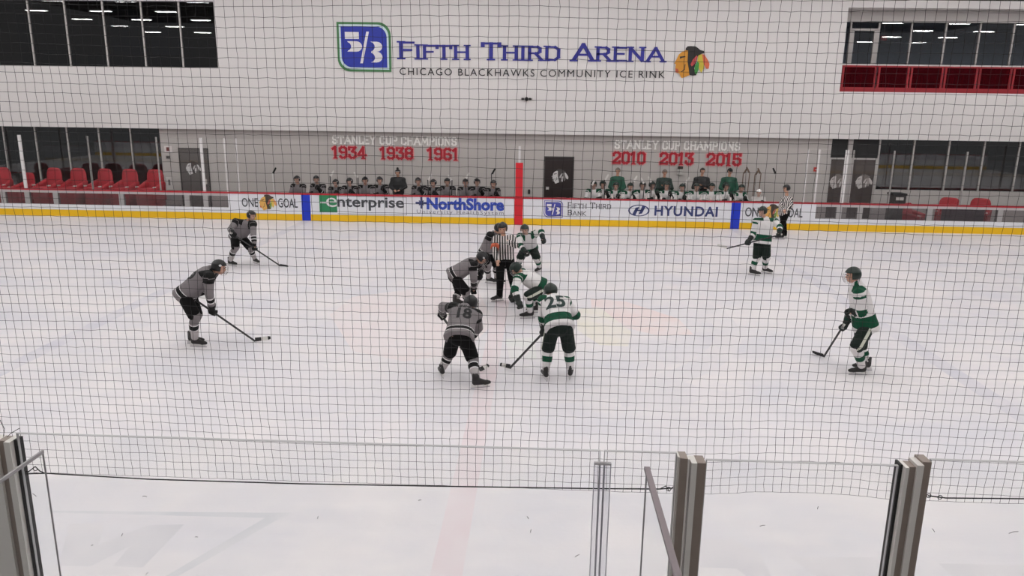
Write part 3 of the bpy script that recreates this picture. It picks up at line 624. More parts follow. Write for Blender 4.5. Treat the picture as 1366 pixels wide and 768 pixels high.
# ---------------------------------------------------------------- ceiling lamps (seen mirrored in the upper windows)
lamp0 = None
LENS = mat('lamp_lens', (255, 250, 245), 0.5, emit=LAMP_STRENGTH); HOUS = mat('lamp_housing', (190, 190, 190), 0.5)
for xi in range(-8, 8):
    for yy in (-30.2, -25.4, -20.6, -15.7, -10.8, -5.9, -1.0):
        if lamp0 is None:
            lamp0 = empty('high_bay_lamp'); tag(lamp0, 'long white high bay lamp hanging from the hall ceiling', 'lamp', 'high bay lamps under the roof')
            box('housing', HOUS, -0.65, 0.65, -0.22, 0.22, 0.02, 0.12, lamp0); box('lens', LENS, -0.6, 0.6, -0.19, 0.19, 0.0, 0.02, lamp0)
            for sx in (-0.5, 0.5): MB().tube([(sx, 0, 0.12), (sx, 0, 1.1)], 0.006, 5).build('hanger', ALU, lamp0)
            o = lamp0
        else: o = copy_tree(lamp0)
        o.location = (4.12*(xi+0.5), yy, 9.5)

# ---------------------------------------------------------------- people
SKIN = mat('skin', (196, 150, 128), 0.6, noise=0.05, nscale=20); EYE = mat('eye_dark', (30, 24, 22), 0.3); LIP = mat('lip', (160, 96, 88), 0.5)
HAIR = mat('dark_hair', (44, 34, 30), 0.7, noise=0.2, nscale=60)
def nrm(v): v = np.asarray(v, float); return v/max(1e-9, np.linalg.norm(v))
def az(deg): return np.array([math.cos(math.radians(deg)), math.sin(math.radians(deg)), 0.0])   # 0 right, 90 away from camera, 180 left, -90 to camera
def solve(parent, px, L, how):
    """joint on the pixel's ray: how = '+'/'-' at bone length L behind/in front of the parent, a number = depth offset in metres"""
    if not isinstance(how, str): return W(px[0], px[1], parent[1]+how)
    d = nrm(ray(*px)); oc = CAM-parent; b = np.dot(d, oc); c = np.dot(oc, oc)-L*L; q = b*b-c
    t = -b if q <= 0 else (-b+math.sqrt(q) if how == '+' else -b-math.sqrt(q))
    return CAM+d*t
def frame(x, y):
    """matrix with X along x, Y close to y"""
    x = nrm(x); y = np.asarray(y, float); y = nrm(y-x*np.dot(x, y)); return x, y, np.cross(x, y)
def mtx(x, y, z, o): return Matrix(((x[0], y[0], z[0], o[0]), (x[1], y[1], z[1], o[1]), (x[2], y[2], z[2], o[2]), (0, 0, 0, 1)))

# shared small meshes -------------------------------------------------
def glove_mesh():
    m = MB()
    m.cone((-0.055, -0.03, 0.03), (-0.055, 0.03, 0.03), 0.042, 0.042); m.cone((-0.02, -0.03, 0.045), (-0.02, 0.03, 0.045), 0.032, 0.032)
    for k, y in enumerate((-0.046, -0.016, 0.016, 0.046)):
        l = (0.92, 1.0, 1.02, 0.85)[k]; p = [(0.0, y, 0.048), (0.036*l, y, 0.036), (0.046*l, y, 0.0), (0.028*l, y, -0.034), (0.0, y, -0.036)]
        for a, b in zip(p[:-1], p[1:]): m.cone(a, b, 0.0175, 0.0165, 8)
    p = [(-0.06, 0.045, 0.0), (-0.03, 0.055, -0.03), (0.012, 0.04, -0.045)]
    for a, b in zip(p[:-1], p[1:]): m.cone(a, b, 0.021, 0.018, 8)
    m.cone((-0.09, 0, 0.012), (-0.2, 0, 0), 0.055, 0.078)
    return remesh(m, 0.009, 2)
def skate_mesh():
    m = MB(); m.cone((0.0, 0, 0.12), (-0.008, 0, 0.185), 0.05, 0.054); m.cone((-0.03, 0, 0.095), (0.16, 0, 0.085), 0.045, 0.04); m.cone((0.14, 0, 0.08), (0.2, 0, 0.08), 0.042, 0.03); m.cone((0.02, 0, 0.13), (0.1, 0, 0.1), 0.045, 0.04); m.cone((-0.05, 0, 0.1), (-0.055, 0, 0.225), 0.03, 0.02)
    return remesh(m, 0.012, 2)
def holder_mesh():
    m = MB(); m.box(-0.09, -0.01, -0.014, 0.014, 0.022, 0.062); m.box(0.10, 0.19, -0.014, 0.014, 0.022, 0.062); m.box(-0.09, 0.2, -0.01, 0.01, 0.018, 0.034); return m.mesh('holder')
def blade_mesh(): m = MB(); m.box(-0.10, 0.21, -0.003, 0.003, 0.0, 0.02); return m.mesh('blade')
def helmet_mesh():
    """open shell over the skull: x forward, z up, origin at the head centre"""
    bm = bmesh.new(); bmesh.ops.create_uvsphere(bm, u_segments=28, v_segments=18, radius=1)
    kill = []
    for v in bm.verts:
        a = math.degrees(math.atan2(v.co.y, v.co.x)); el = math.degrees(math.asin(max(-1, min(1, v.co.z)))); aa = abs(a)
        lim = 14 if aa < 52 else (-34 if aa < 100 else -38)
        if el < lim: kill.append(v)
    bmesh.ops.delete(bm, geom=kill, context='VERTS')
    for v in bm.verts:
        c = v.co; k = 1+0.03*math.cos(6*math.atan2(c.y, c.z)) * (1 if c.z > .2 else 0)
        v.co = Vector((c.x*0.133*k-0.006, c.y*0.112*k, c.z*0.128*k+0.012))
    g = bmesh.ops.solidify(bm, geom=bm.faces[:], thickness=0.012)
    me = bpy.data.meshes.new('helmet'); bm.to_mesh(me); bm.free(); me.polygons.foreach_set('use_smooth', [True]*len(me.polygons)); return me
def cage_mesh():
    m = MB()
    arc = lambda r, z, a: (0.015+r*math.cos(math.radians(a)), 0.85*r*math.sin(math.radians(a)), z)
    for z, r in ((0.03, 0.135), (-0.005, 0.14), (-0.04, 0.14), (-0.075, 0.135), (-0.11, 0.115)): m.tube([arc(r, z, a) for a in range(-70, 71, 20)], 0.0022, 4)
    for a in range(-60, 61, 20): m.tube([arc(0.135, 0.03, a), arc(0.141, -0.02, a), arc(0.14, -0.06, a), arc(0.115, -0.11, a)], 0.002, 4)
    return m.mesh('cage')
GLOVE, SKATE, HOLDER, BLADE, HELMET, CAGE = glove_mesh(), skate_mesh(), holder_mesh(), blade_mesh(), helmet_mesh(), cage_mesh()
def variant(me, m):
    c = me.copy(); c.materials.clear(); c.materials.append(m); return c
EYEM = MB().ell((0, 0, 0), (0.012, 0, 0), (0, 0.015, 0), (0, 0, 0.010), 8, 5).mesh('eye'); EYEM.materials.append(EYE)
LIPM = MB().ell((0, 0, 0), (0.010, 0, 0), (0, 0.026, 0), (0, 0, 0.009), 8, 5).mesh('mouth'); LIPM.materials.append(LIP)

GREY, WHT, BLK, GRN = (122, 116, 118), (214, 210, 210), (14, 13, 14), (10, 70, 48)
TEAM = {
 'grey': dict(jersey=bands('grey_jersey', [(0, GREY), (0.03, GREY), (0.10, WHT), (0.13, BLK), (0.22, WHT), (0.25, GREY), (0.86, BLK), (1.02, GREY), (2.0, BLK), (2.36, GREY), (3.18, WHT), (3.25, BLK), (3.45, WHT), (3.52, GREY), (4.2, GREY)]),
   sock=bands('grey_sock', [(0, GREY), (0.30, WHT), (0.35, BLK), (0.52, WHT), (0.57, (176, 170, 170))], scale=1.3),
   pants=mat('black_pants', (12, 11, 12), 0.85, spec=0.15), glove=mat('black_glove', (16, 15, 16), 0.7, spec=0.25), helmet=mat('black_helmet', (16, 13, 16), 0.3), skate=mat('black_skate', (26, 22, 22), 0.5), number=mat('number_black', (30, 28, 30), 0.7)),
 'white': dict(jersey=bands('white_jersey', [(0, WHT), (0.05, WHT), (0.11, (10, 60, 42)), (0.125, GRN), (0.34, (10, 60, 42)), (0.355, WHT), (0.9, GRN), (1.02, WHT), (2.0, GRN), (2.2, WHT), (2.85, GRN), (3.22, (10, 60, 42)), (3.25, WHT), (3.62, (20, 50, 40)), (4.2, GRN)]),
   sock=bands('white_sock', [(0, WHT), (0.32, GRN), (0.56, WHT)], scale=1.3),
   pants=bands('dark_green_pants', [(0, (190, 190, 178)), (0.24, (16, 28, 23))], scale=3.3), glove=mat('dark_glove', (16, 24, 21), 0.7), helmet=mat('dark_green_helmet', (12, 30, 24), 0.3), skate=mat('black_skate', (26, 22, 22), 0.5), number=mat('number_green', (34, 52, 50), 0.7)),
}
def ref_shirt():
    m = bpy.data.materials.new('striped_shirt'); m.use_nodes = True; nt = m.node_tree; b = nt.nodes['Principled BSDF']; b.inputs['Roughness'].default_value = 0.75
    a = nt.nodes.new('ShaderNodeAttribute'); a.attribute_name = 'v'
    q = nt.nodes.new('ShaderNodeMath'); q.operation = 'MULTIPLY'; q.inputs[1].default_value = 1/0.056
    fr = nt.nodes.new('ShaderNodeMath'); fr.operation = 'FRACT'; r = nt.nodes.new('ShaderNodeValToRGB'); r.color_ramp.interpolation = 'CONSTANT'
    r.color_ramp.elements[0].color = lin((30, 28, 30)); r.color_ramp.elements[1].position = 0.5; r.color_ramp.elements[1].color = lin((214, 206, 204))
    nt.links.new(a.outputs['Fac'], q.inputs[0]); nt.links.new(q.outputs[0], fr.inputs[0]); nt.links.new(fr.outputs[0], r.inputs[0]); nt.links.new(r.outputs[0], b.inputs['Base Color']); return m
REFSHIRT = ref_shirt()

def seg_t(P, a, b):
    d = b-a; t = ((P-a)@d)/np.dot(d, d); tc = np.clip(t, 0, 1); return t, np.linalg.norm(P-(a+tc[:, None]*d), axis=1)
def set_attr(me, name, arr):
    at = me.attributes.new(name, 'FLOAT', 'POINT'); at.data.foreach_set('value', np.asarray(arr, np.float32))

def torso_loft(m, J, scale, top=0.0, n=16):
    """elliptical rings from below the hips to the neck"""
    rh, rs = nrm(J['hip_r']-J['hip_l']), nrm(J['sh_r']-J['sh_l']); sp = J['neck']-J['pelvis']; up = nrm(sp)
    rings = []
    for t, hw, hd in scale:
        lat = nrm(rh*(1-max(0, min(1, t)))+rs*max(0, min(1, t))); lat = nrm(lat-up*np.dot(lat, up)); dep = np.cross(up, lat)
        c = J['pelvis']+sp*t
        rings.append([c+hw*math.copysign(abs(math.cos(a))**0.85, math.cos(a))*lat+hd*math.copysign(abs(math.sin(a))**0.85, math.sin(a))*dep for a in np.linspace(0, 2*math.pi, n, endpoint=False)])
    m.loft(rings)
def head_shapes(m, J, face):
    """skull, jaw, nose, ears and neck"""
    h = J['head']; f, l, u = face
    m.ell(h+0.01*u-0.008*f, f*0.105, l*0.083, u*0.112, 14, 9); m.ell(h-0.065*u+0.03*f, f*0.066, l*0.06, u*0.055)
    m.cone(h+0.096*f+0.005*u, h+0.112*f-0.028*u, 0.011, 0.016, 6)
    for s in (-1, 1): m.ell(h+s*0.086*l-0.012*u, f*0.022, l*0.012, u*0.03, 8, 6)
    m.cone(J['neck']-0.04*nrm(J['head']-J['neck']), h-0.05*u-0.01*f, 0.062, 0.055)
def hand_shapes(m, wr, d, palm_n):
    """open relaxed hand with five fingers"""
    d = nrm(d); n = nrm(palm_n-d*np.dot(d, palm_n)); s = np.cross(d, n)
    c = wr+0.055*d
    m.ell(c, d*0.052, s*0.042, n*0.018, 10, 7)
    for k, off in enumerate((-0.033, -0.011, 0.011, 0.033)):
        L = (0.065, 0.078, 0.08, 0.062)[k]; a = wr+0.09*d+s*off; b = a+d*L*0.5+n*0.006; e = b+d*L*0.42+n*0.02
        m.cone(a, b, 0.0105, 0.0095, 6); m.cone(b, e, 0.0095, 0.008, 6)
    a = wr+0.03*d+s*0.035; b = a+s*0.028+d*0.03; m.cone(a, b, 0.013, 0.011, 6); m.cone(b, b+d*0.035+n*0.008, 0.011, 0.009, 6)

TORSO_J = [(-0.17, 0.246, 0.2), (-0.10, 0.246, 0.198), (0.15, 0.225, 0.175), (0.45, 0.222, 0.165), (0.72, 0.235, 0.16), (0.9, 0.205, 0.135), (1.0, 0.13, 0.10), (1.06, 0.082, 0.08), (1.13, 0.072, 0.072)]
TORSO_B = [(-0.2, 0.13, 0.11), (0.1, 0.14, 0.10), (0.5, 0.15, 0.105), (0.8, 0.17, 0.10), (0.97, 0.10, 0.07), (1.02, 0.05, 0.05)]
def person(name, label, J, root, outfit, look, toes=None, voxel=0.016, group=None, cage=True, hands='glove', shafts=None, cat='person', number=None, numdir=None, hair=None, legs=True):
    """J: joints in world metres; root: point under the figure; outfit: dict of clothes; look: (azimuth, pitch)"""
    root = np.asarray(root, float); J = {k: np.asarray(v, float)-root for k, v in J.items()}
    t = tag(empty(name, tuple(root)), label, cat, group)
    f = az(look[0])*math.cos(math.radians(look[1]))+np.array([0, 0, math.sin(math.radians(look[1]))]); l = nrm(np.cross([0, 0, 1.0], f)); u = np.cross(f, l); face = (f, l, u)
    # body
    m = MB(); torso_loft(m, J, TORSO_B); head_shapes(m, J, face)
    for s in 'lr':
        m.cone(J['sh_'+s], J['el_'+s], 0.05, 0.042); m.cone(J['el_'+s], J['wr_'+s], 0.042, 0.03); m.cone(J['neck']*0.85+J['pelvis']*0.15, J['sh_'+s], 0.055, 0.055)
        if hands == 'bare': hand_shapes(m, J['wr_'+s], J.get('hd_'+s, J['wr_'+s]-J['el_'+s]), np.cross(nrm(J['wr_'+s]-J['el_'+s]), l)*(1 if s == 'l' else -1))
        else: m.cone(J['wr_'+s], J['wr_'+s]+0.06*nrm(J['wr_'+s]-J['el_'+s]), 0.03, 0.026)
        m.cone(J['hip_'+s], J['kn_'+s], 0.085, 0.055); m.cone(J['kn_'+s], J['an_'+s], 0.052, 0.036); m.cone(J['an_'+s], J['an_'+s]-np.array([0, 0, 0.03]), 0.034, 0.03)
    link('body', remesh(m, min(voxel, 0.013), 2), SKIN, t)
    for s in (-1, 1): link('eye', EYEM, None, t).matrix_local = mtx(f, l, u, J['head']+0.094*f+s*0.034*l+0.012*u)
    link('mouth', LIPM, None, t).matrix_local = mtx(f, l, u, J['head']+0.092*f-0.062*u)
    # jersey or jacket
    m = MB(); torso_loft(m, J, outfit.get('torso', TORSO_J)); sw = outfit.get('sleeve', (0.098, 0.084, 0.068))
    sh = {s: J['sh_'+s] for s in 'lr'}
    for s in 'lr':
        we = J['wr_'+s]-(0.06 if hands == 'glove' else 0.02)*nrm(J['wr_'+s]-J['el_'+s])
        m.cone(sh[s], J['el_'+s], sw[0], sw[1], 12); m.cone(J['el_'+s], we, sw[1], sw[2], 12)
        m.cone(J['pelvis']*0.1+J['neck']*0.9, sh[s], 0.10, sw[0]+0.012, 12)
    je = remesh(m, voxel, 3)
    P = np.array([v.co[:] for v in je.vertices]); hem = J['pelvis']-(J['neck']-J['pelvis'])*0.17
    tt, dt = seg_t(P, hem, J['neck']); uu = np.clip(tt, 0, 1.0).copy(); best = dt/0.20
    for s in 'lr':
        ta, da = seg_t(P, sh[s], J['el_'+s]); k = (da/sw[0] < best) & (da/sw[0] < 1.35); k &= (ta > 0.02); uu[k] = 2+np.clip(ta[k], 0, 1); best = np.where(k, da/sw[0], best)
        tb, db = seg_t(P, J['el_'+s], J['wr_'+s]); k = (db/sw[1] < best) & (tb > 0.0); uu[k] = 3+np.clip(tb[k], 0, 1.1); best = np.where(k, db/sw[1], best)
    lt_ = nrm(J['sh_r']-J['sh_l']); bk_ = np.cross(lt_, nrm(J['neck']-J['pelvis'])); rel = P-J['neck']
    uu[(uu > 0.8) & (uu <= 1.0) & (((np.abs(rel@lt_) < 0.11) & (rel@bk_ > 0.01)) | ((np.abs(rel@lt_) < 0.075) & (rel@bk_ < -0.02)))] = 0.8      # name panel between the shoulders stays plain
    set_attr(je, 'u', uu)
    lat = nrm(J['sh_r']-J['sh_l']); set_attr(je, 'v', P@lat+5.0)
    jo = link(outfit.get('top_name', 'jersey'), je, outfit['jersey'], t)
    # trousers / padded pants
    if legs:
        m = MB(); k_ = outfit.get('leg', None); dn = nrm(J['kn_l']+J['kn_r']-J['hip_l']-J['hip_r']); sp_ = nrm(J['neck']-J['pelvis']); lt_ = nrm(J['hip_r']-J['hip_l']); ax_ = nrm(sp_-dn); ax_ = nrm(ax_-lt_*np.dot(ax_, lt_))
        m.ell(J['pelvis']+0.02*dn, lt_*0.205, np.cross(ax_, lt_)*0.165, ax_*0.17)
        for s in 'lr':
            if k_: m.cone(J['hip_'+s], J['kn_'+s], 0.118, 0.092); m.cone(J['kn_'+s], J['an_'+s]+np.array([0, 0, 0.03]), 0.09, 0.075)
            else: m.cone(J['hip_'+s], J['hip_'+s]*0.06+J['kn_'+s]*0.94, 0.128, 0.118, 12)
        pm = remesh(m, voxel, 3)
        P = np.array([v.co[:] for v in pm.vertices]); lt_ = nrm(J['hip_r']-J['hip_l']); sd_ = (P-J['pelvis'])@lt_ > 0; ang = np.zeros(len(P))
        for s, mk in (('r', sd_), ('l', ~sd_)):
            a, b = J['hip_'+s], J['kn_'+s]; d = nrm(b-a); o_ = lt_*(1 if s == 'r' else -1); o_ = nrm(o_-d*np.dot(o_, d)); q_ = np.cross(d, o_); v_ = P-a; ang[mk] = np.abs(np.arctan2(v_@q_, v_@o_))[mk]
        set_attr(pm, 'u', ang)
        link('trousers' if k_ else 'pants', pm, outfit['pants'], t)
        for s in 'lr':
            fx = az(toes[0 if s == 'l' else 1]); a = J['an_'+s]; base = np.array([a[0], a[1], a[2]-0.13])
            if not k_:
                d = J['an_'+s]-J['kn_'+s]; fr_, sd, _ = frame(d, fx); m = MB(); rings = []; tv = []; n = 14
                for q, r, push in ((-0.10, 0.075, 0.02), (-0.02, 0.088, 0.024), (0.1, 0.086, 0.018), (0.25, 0.084, 0.0), (0.32, 0.084, -0.006), (0.4, 0.083, -0.01), (0.52, 0.078, -0.01), (0.6, 0.073, -0.006), (0.75, 0.066, 0), (0.92, 0.06, 0)):
                    c = J['kn_'+s]+d*q+sd*push; o3 = np.cross(fr_, sd)
                    rings.append([c+r*(math.cos(2*math.pi*i/n)*sd+math.sin(2*math.pi*i/n)*o3) for i in range(n)]); tv += [max(0, q)]*n
                m.loft(rings); me = m.mesh('sock'); set_attr(me, 'u', tv); flipfix(me); link('sock', me, outfit['sock'], t, True)
            if outfit.get('_shoe'):
                link('shoe', outfit['_shoe'], None, t).matrix_local = mtx(fx, np.cross([0, 0, 1.0], fx), np.array([0, 0, 1.0]), base); continue
            sk = link('skate', outfit['_skate'], None, t); sk.matrix_local = mtx(fx, np.cross([0, 0, 1.0], fx), np.array([0, 0, 1.0]), base)
            link('blade_holder', outfit['_holder'], None, sk); link('blade', outfit['_blade'], None, sk)
    if hands == 'glove':
        for s in 'lr':
            d = nrm(J['wr_'+s]-J['el_'+s]); sv = (shafts or {}).get(s, np.array([0.3, 0, -1.0]) if abs(d[2]) < 0.8 else np.array([1.0, 0.2, 0]))
            x, y, z = frame(d, sv if s == 'l' else -np.asarray(sv))
            link('glove', outfit['_glove'], None, t).matrix_local = mtx(x, y, z, J['wr_'+s]+d*0.10)
    hm = mtx(f, l, u, J['head'])
    if outfit.get('helmet'):
        h = link('helmet', outfit['_helmet'], None, t); h.matrix_local = hm
        if cage: link('face_cage', outfit['_cage'], None, h)
        if outfit.get('_sticker'):
            for s in (-1, 1): link('helmet_sticker', outfit['_sticker'], None, h).matrix_local = Matrix.Translation((0.035, s*0.104, 0.06))
    if hair: hair(t, hm)
    if number:
        txt, px, hgt, m_ = number
        decal(t, jo, txt, W(*px, root[1]+numdir[1])-root if not isinstance(numdir, str) else None, numdir, hgt, J, m_)
    return t
def decal(t, jo, txt, pos, numdir, hgt, J, m_):
    """number print lying on the cloth: every vertex is dropped on the jersey's surface"""
    from mathutils.bvhtree import BVHTree
    me = jo.data; bv = BVHTree.FromPolygons([v.co[:] for v in me.vertices], [tuple(p.vertices) for p in me.polygons])
    sp = nrm(J['neck']-J['pelvis']); lat = nrm(J['sh_r']-J['sh_l']); lat = nrm(lat-sp*np.dot(lat, sp)); back = np.cross(lat, sp)
    # back points out of the shoulder blades when right x up = towards the viewer behind
    kind, s0, sl = numdir
    if kind == 'back': right, out, c = lat, -np.cross(sp, lat)*-1.0, None
    out = np.cross(lat, sp)
    if kind == 'front': right, out = -lat, -out
    elif kind == 'back': right = lat
    c = J['pelvis']+(J['neck']-J['pelvis'])*s0+lat*sl; up = sp
    if kind in ('arm_l', 'arm_r'):
        a, b = J['sh_'+kind[-1]], J['el_'+kind[-1]]; up = nrm(a-b); right = nrm(np.cross(np.array([0, -1.0, 0]), up))*-1; right = nrm(np.cross(up, np.array([0, -1.0, 0])))*-1; out = np.cross(right, up); c = a*(1-s0)+b*s0
    mesh = font_mesh(txt, 0.032); bm = bmesh.new(); bm.from_mesh(mesh); bmesh.ops.triangulate(bm, faces=bm.faces[:]); bmesh.ops.subdivide_edges(bm, edges=[e for e in bm.edges if e.calc_length() > 0.12], cuts=2, use_grid_fill=True); bmesh.ops.triangulate(bm, faces=bm.faces[:])
    xs_ = [v.co.x for v in bm.verts]; ys_ = [v.co.y for v in bm.verts]; mx_, my_ = (min(xs_)+max(xs_))/2, (min(ys_)+max(ys_))/2; k = hgt/(max(ys_)-min(ys_))
    for v in bm.verts:
        p = c+right*(v.co.x-mx_)*k+up*(v.co.y-my_)*k; h, n_, i_, d_ = bv.ray_cast(Vector(p+out*0.6), Vector(-out))
        v.co = (h+Vector(out)*0.008) if h else Vector(p+out*0.2)
    m2 = bpy.data.meshes.new('number'); bm.to_mesh(m2); bm.free(); m2.materials.clear(); link('number' if txt.isdigit() else 'name_print', m2, m_, t)
TEAM['grey']['_sticker'] = MB().ell((0, 0, 0), (0.026, 0, 0), (0, 0.012, 0), (0, 0, 0.02), 10, 6).mesh('sticker'); TEAM['grey']['_sticker'].materials.append(mat('pale_sticker', (190, 186, 188), 0.5))
for T in TEAM.values():
    T['_glove'] = variant(GLOVE, T['glove']); T['_skate'] = variant(SKATE, T['skate']); T['_helmet'] = variant(HELMET, T['helmet'])
    T['_holder'] = variant(HOLDER, mat('white_holder', (214, 210, 210), 0.4)); T['_blade'] = variant(BLADE, mat('skate_steel', (190, 190, 195), 0.2, 0.9)); T['_cage'] = variant(CAGE, mat('cage_wire', (150, 148, 150), 0.4, 0.4))
REF = dict(TEAM['grey']); REF.update(_sticker=None, jersey=REFSHIRT, pants=mat('black_trousers', (12, 11, 12), 0.85, spec=0.15), leg=True, top_name='striped_shirt', sleeve=(0.085, 0.075, 0.06), torso=[(-0.22, 0.19, 0.16), (0.15, 0.19, 0.16), (0.5, 0.2, 0.16), (0.75, 0.205, 0.145), (0.92, 0.17, 0.11), (1.0, 0.1, 0.085), (1.05, 0.07, 0.07)])

SHAFT = mat('black_shaft', (34, 32, 34), 0.4); TAPE_W = mat('white_tape', (214, 210, 206), 0.7); TAPE_B = mat('black_tape', (22, 20, 22), 0.7); SHAFT_S = mat('silver_shaft', (150, 146, 146), 0.35, 0.3)
def stick(butt, heel, tip, label, shaft_m=SHAFT, blade_m=TAPE_B, toe_m=None, group=None):
    butt, heel, tip = (np.asarray(v, float) for v in (butt, heel, tip))
    o = tag(empty('hockey_stick', tuple(heel)), label, 'hockey stick', group)
    b = butt-heel; d = nrm(b)
    x, y, z = frame(d, tip-heel); m = MB()
    m.loft([[p+y*a*0.016+z*c*0.011 for a, c in ((-1, -1), (1, -1), (1, 1), (-1, 1))] for p in (np.zeros(3), b)]); link('shaft', flipfix(m.mesh('shaft')), shaft_m, o)
    m = MB(); m.loft([[p+y*a*0.019+z*c*0.014 for a, c in ((-1, -1), (1, -1), (1, 1), (-1, 1))] for p in (b-d*0.13, b+d*0.005)]); link('grip_tape', flipfix(m.mesh('grip')), TAPE_W, o)
    e = tip-heel; ed = nrm(e); upv = nrm(d-ed*np.dot(d, ed)); sd = np.cross(ed, upv)
    def bl(t0, t1, nm, mm):
        m = MB(); rings = []
        for t in np.linspace(t0, t1, 5):
            c = e*t+sd*0.02*t*t; h = 0.036*(1-0.15*t) if t < 0.95 else 0.024
            rings.append([c+upv*a*h+upv*0.03+sd*q*0.006 for a, q in ((-1, -1), (1, -1), (1, 1), (-1, 1))])
        m.loft(rings); link(nm, flipfix(m.mesh(nm)), mm, o)
    if toe_m: bl(0, 0.4, 'blade', blade_m); bl(0.4, 0.82, 'blade_tape', toe_m); bl(0.82, 1, 'blade_toe', blade_m)
    else: bl(0, 1, 'blade', blade_m)
    return o
LOG = []
def pose(spec):
    """joints from the pixels of the figure"""
    J = {}; a_l, a_r = (G(*spec['an'][i], 0.13) for i in (0, 1))
    for k, i in (('l', 0), ('r', 1)):
        a = spec['an'][i]
        J['an_'+k] = G(*a, 0.13)
    if 'depth' in spec:
        for k, i in (('l', 0), ('r', 1)):
            p = W(*spec['an'][i], spec['depth'][i]); p[2] = 0.13; J['an_'+k] = p
    y0 = (J['an_l'][1]+J['an_r'][1])/2
    J['pelvis'] = W(*spec['pelvis'], y0+spec.get('pdy', 0)); right = -np.cross([0, 0, 1.0], az(spec['az']))
    J['hip_r'] = J['pelvis']+right*0.10-np.array([0, 0, 0.03]); J['hip_l'] = J['pelvis']-right*0.10-np.array([0, 0, 0.03])
    J['neck'] = solve(J['pelvis'], spec['neck'][:2], 0.50, spec['neck'][2])
    J['head'] = solve(J['neck'], spec['head'][:2], 0.21, spec['head'][2])
    for s in 'lr':
        J['sh_'+s] = solve(J['neck'], spec['sh_'+s][:2], 0.21, spec['sh_'+s][2])
        J['el_'+s] = solve(J['sh_'+s], spec['el_'+s][:2], 0.30, spec['el_'+s][2])
        J['wr_'+s] = solve(J['el_'+s], spec['wr_'+s][:2], 0.26, spec['wr_'+s][2])
        J['kn_'+s] = solve(J['hip_'+s], spec['kn_'+s][:2], 0.44, spec['kn_'+s][2])
    root = np.array([(J['an_l'][0]+J['an_r'][0])/2, (J['an_l'][1]+J['an_r'][1])/2, 0.0])
    L = lambda a, b: round(float(np.linalg.norm(J[a]-J[b])), 2)
    print('POSE', spec['n'], 'root', np.round(root, 1), 'spine', L('pelvis', 'neck'), 'head', L('neck', 'head'), 'sh', L('sh_l', 'sh_r'), 'ua', L('sh_l', 'el_l'), L('sh_r', 'el_r'), 'fa', L('el_l', 'wr_l'), L('el_r', 'wr_r'), 'th', L('hip_l', 'kn_l'), L('hip_r', 'kn_r'), 'shin', L('kn_l', 'an_l'), L('kn_r', 'an_r'), 'hz', round(float(J['head'][2]), 2), 'pz', round(float(J['pelvis'][2]), 2))
    return J, root
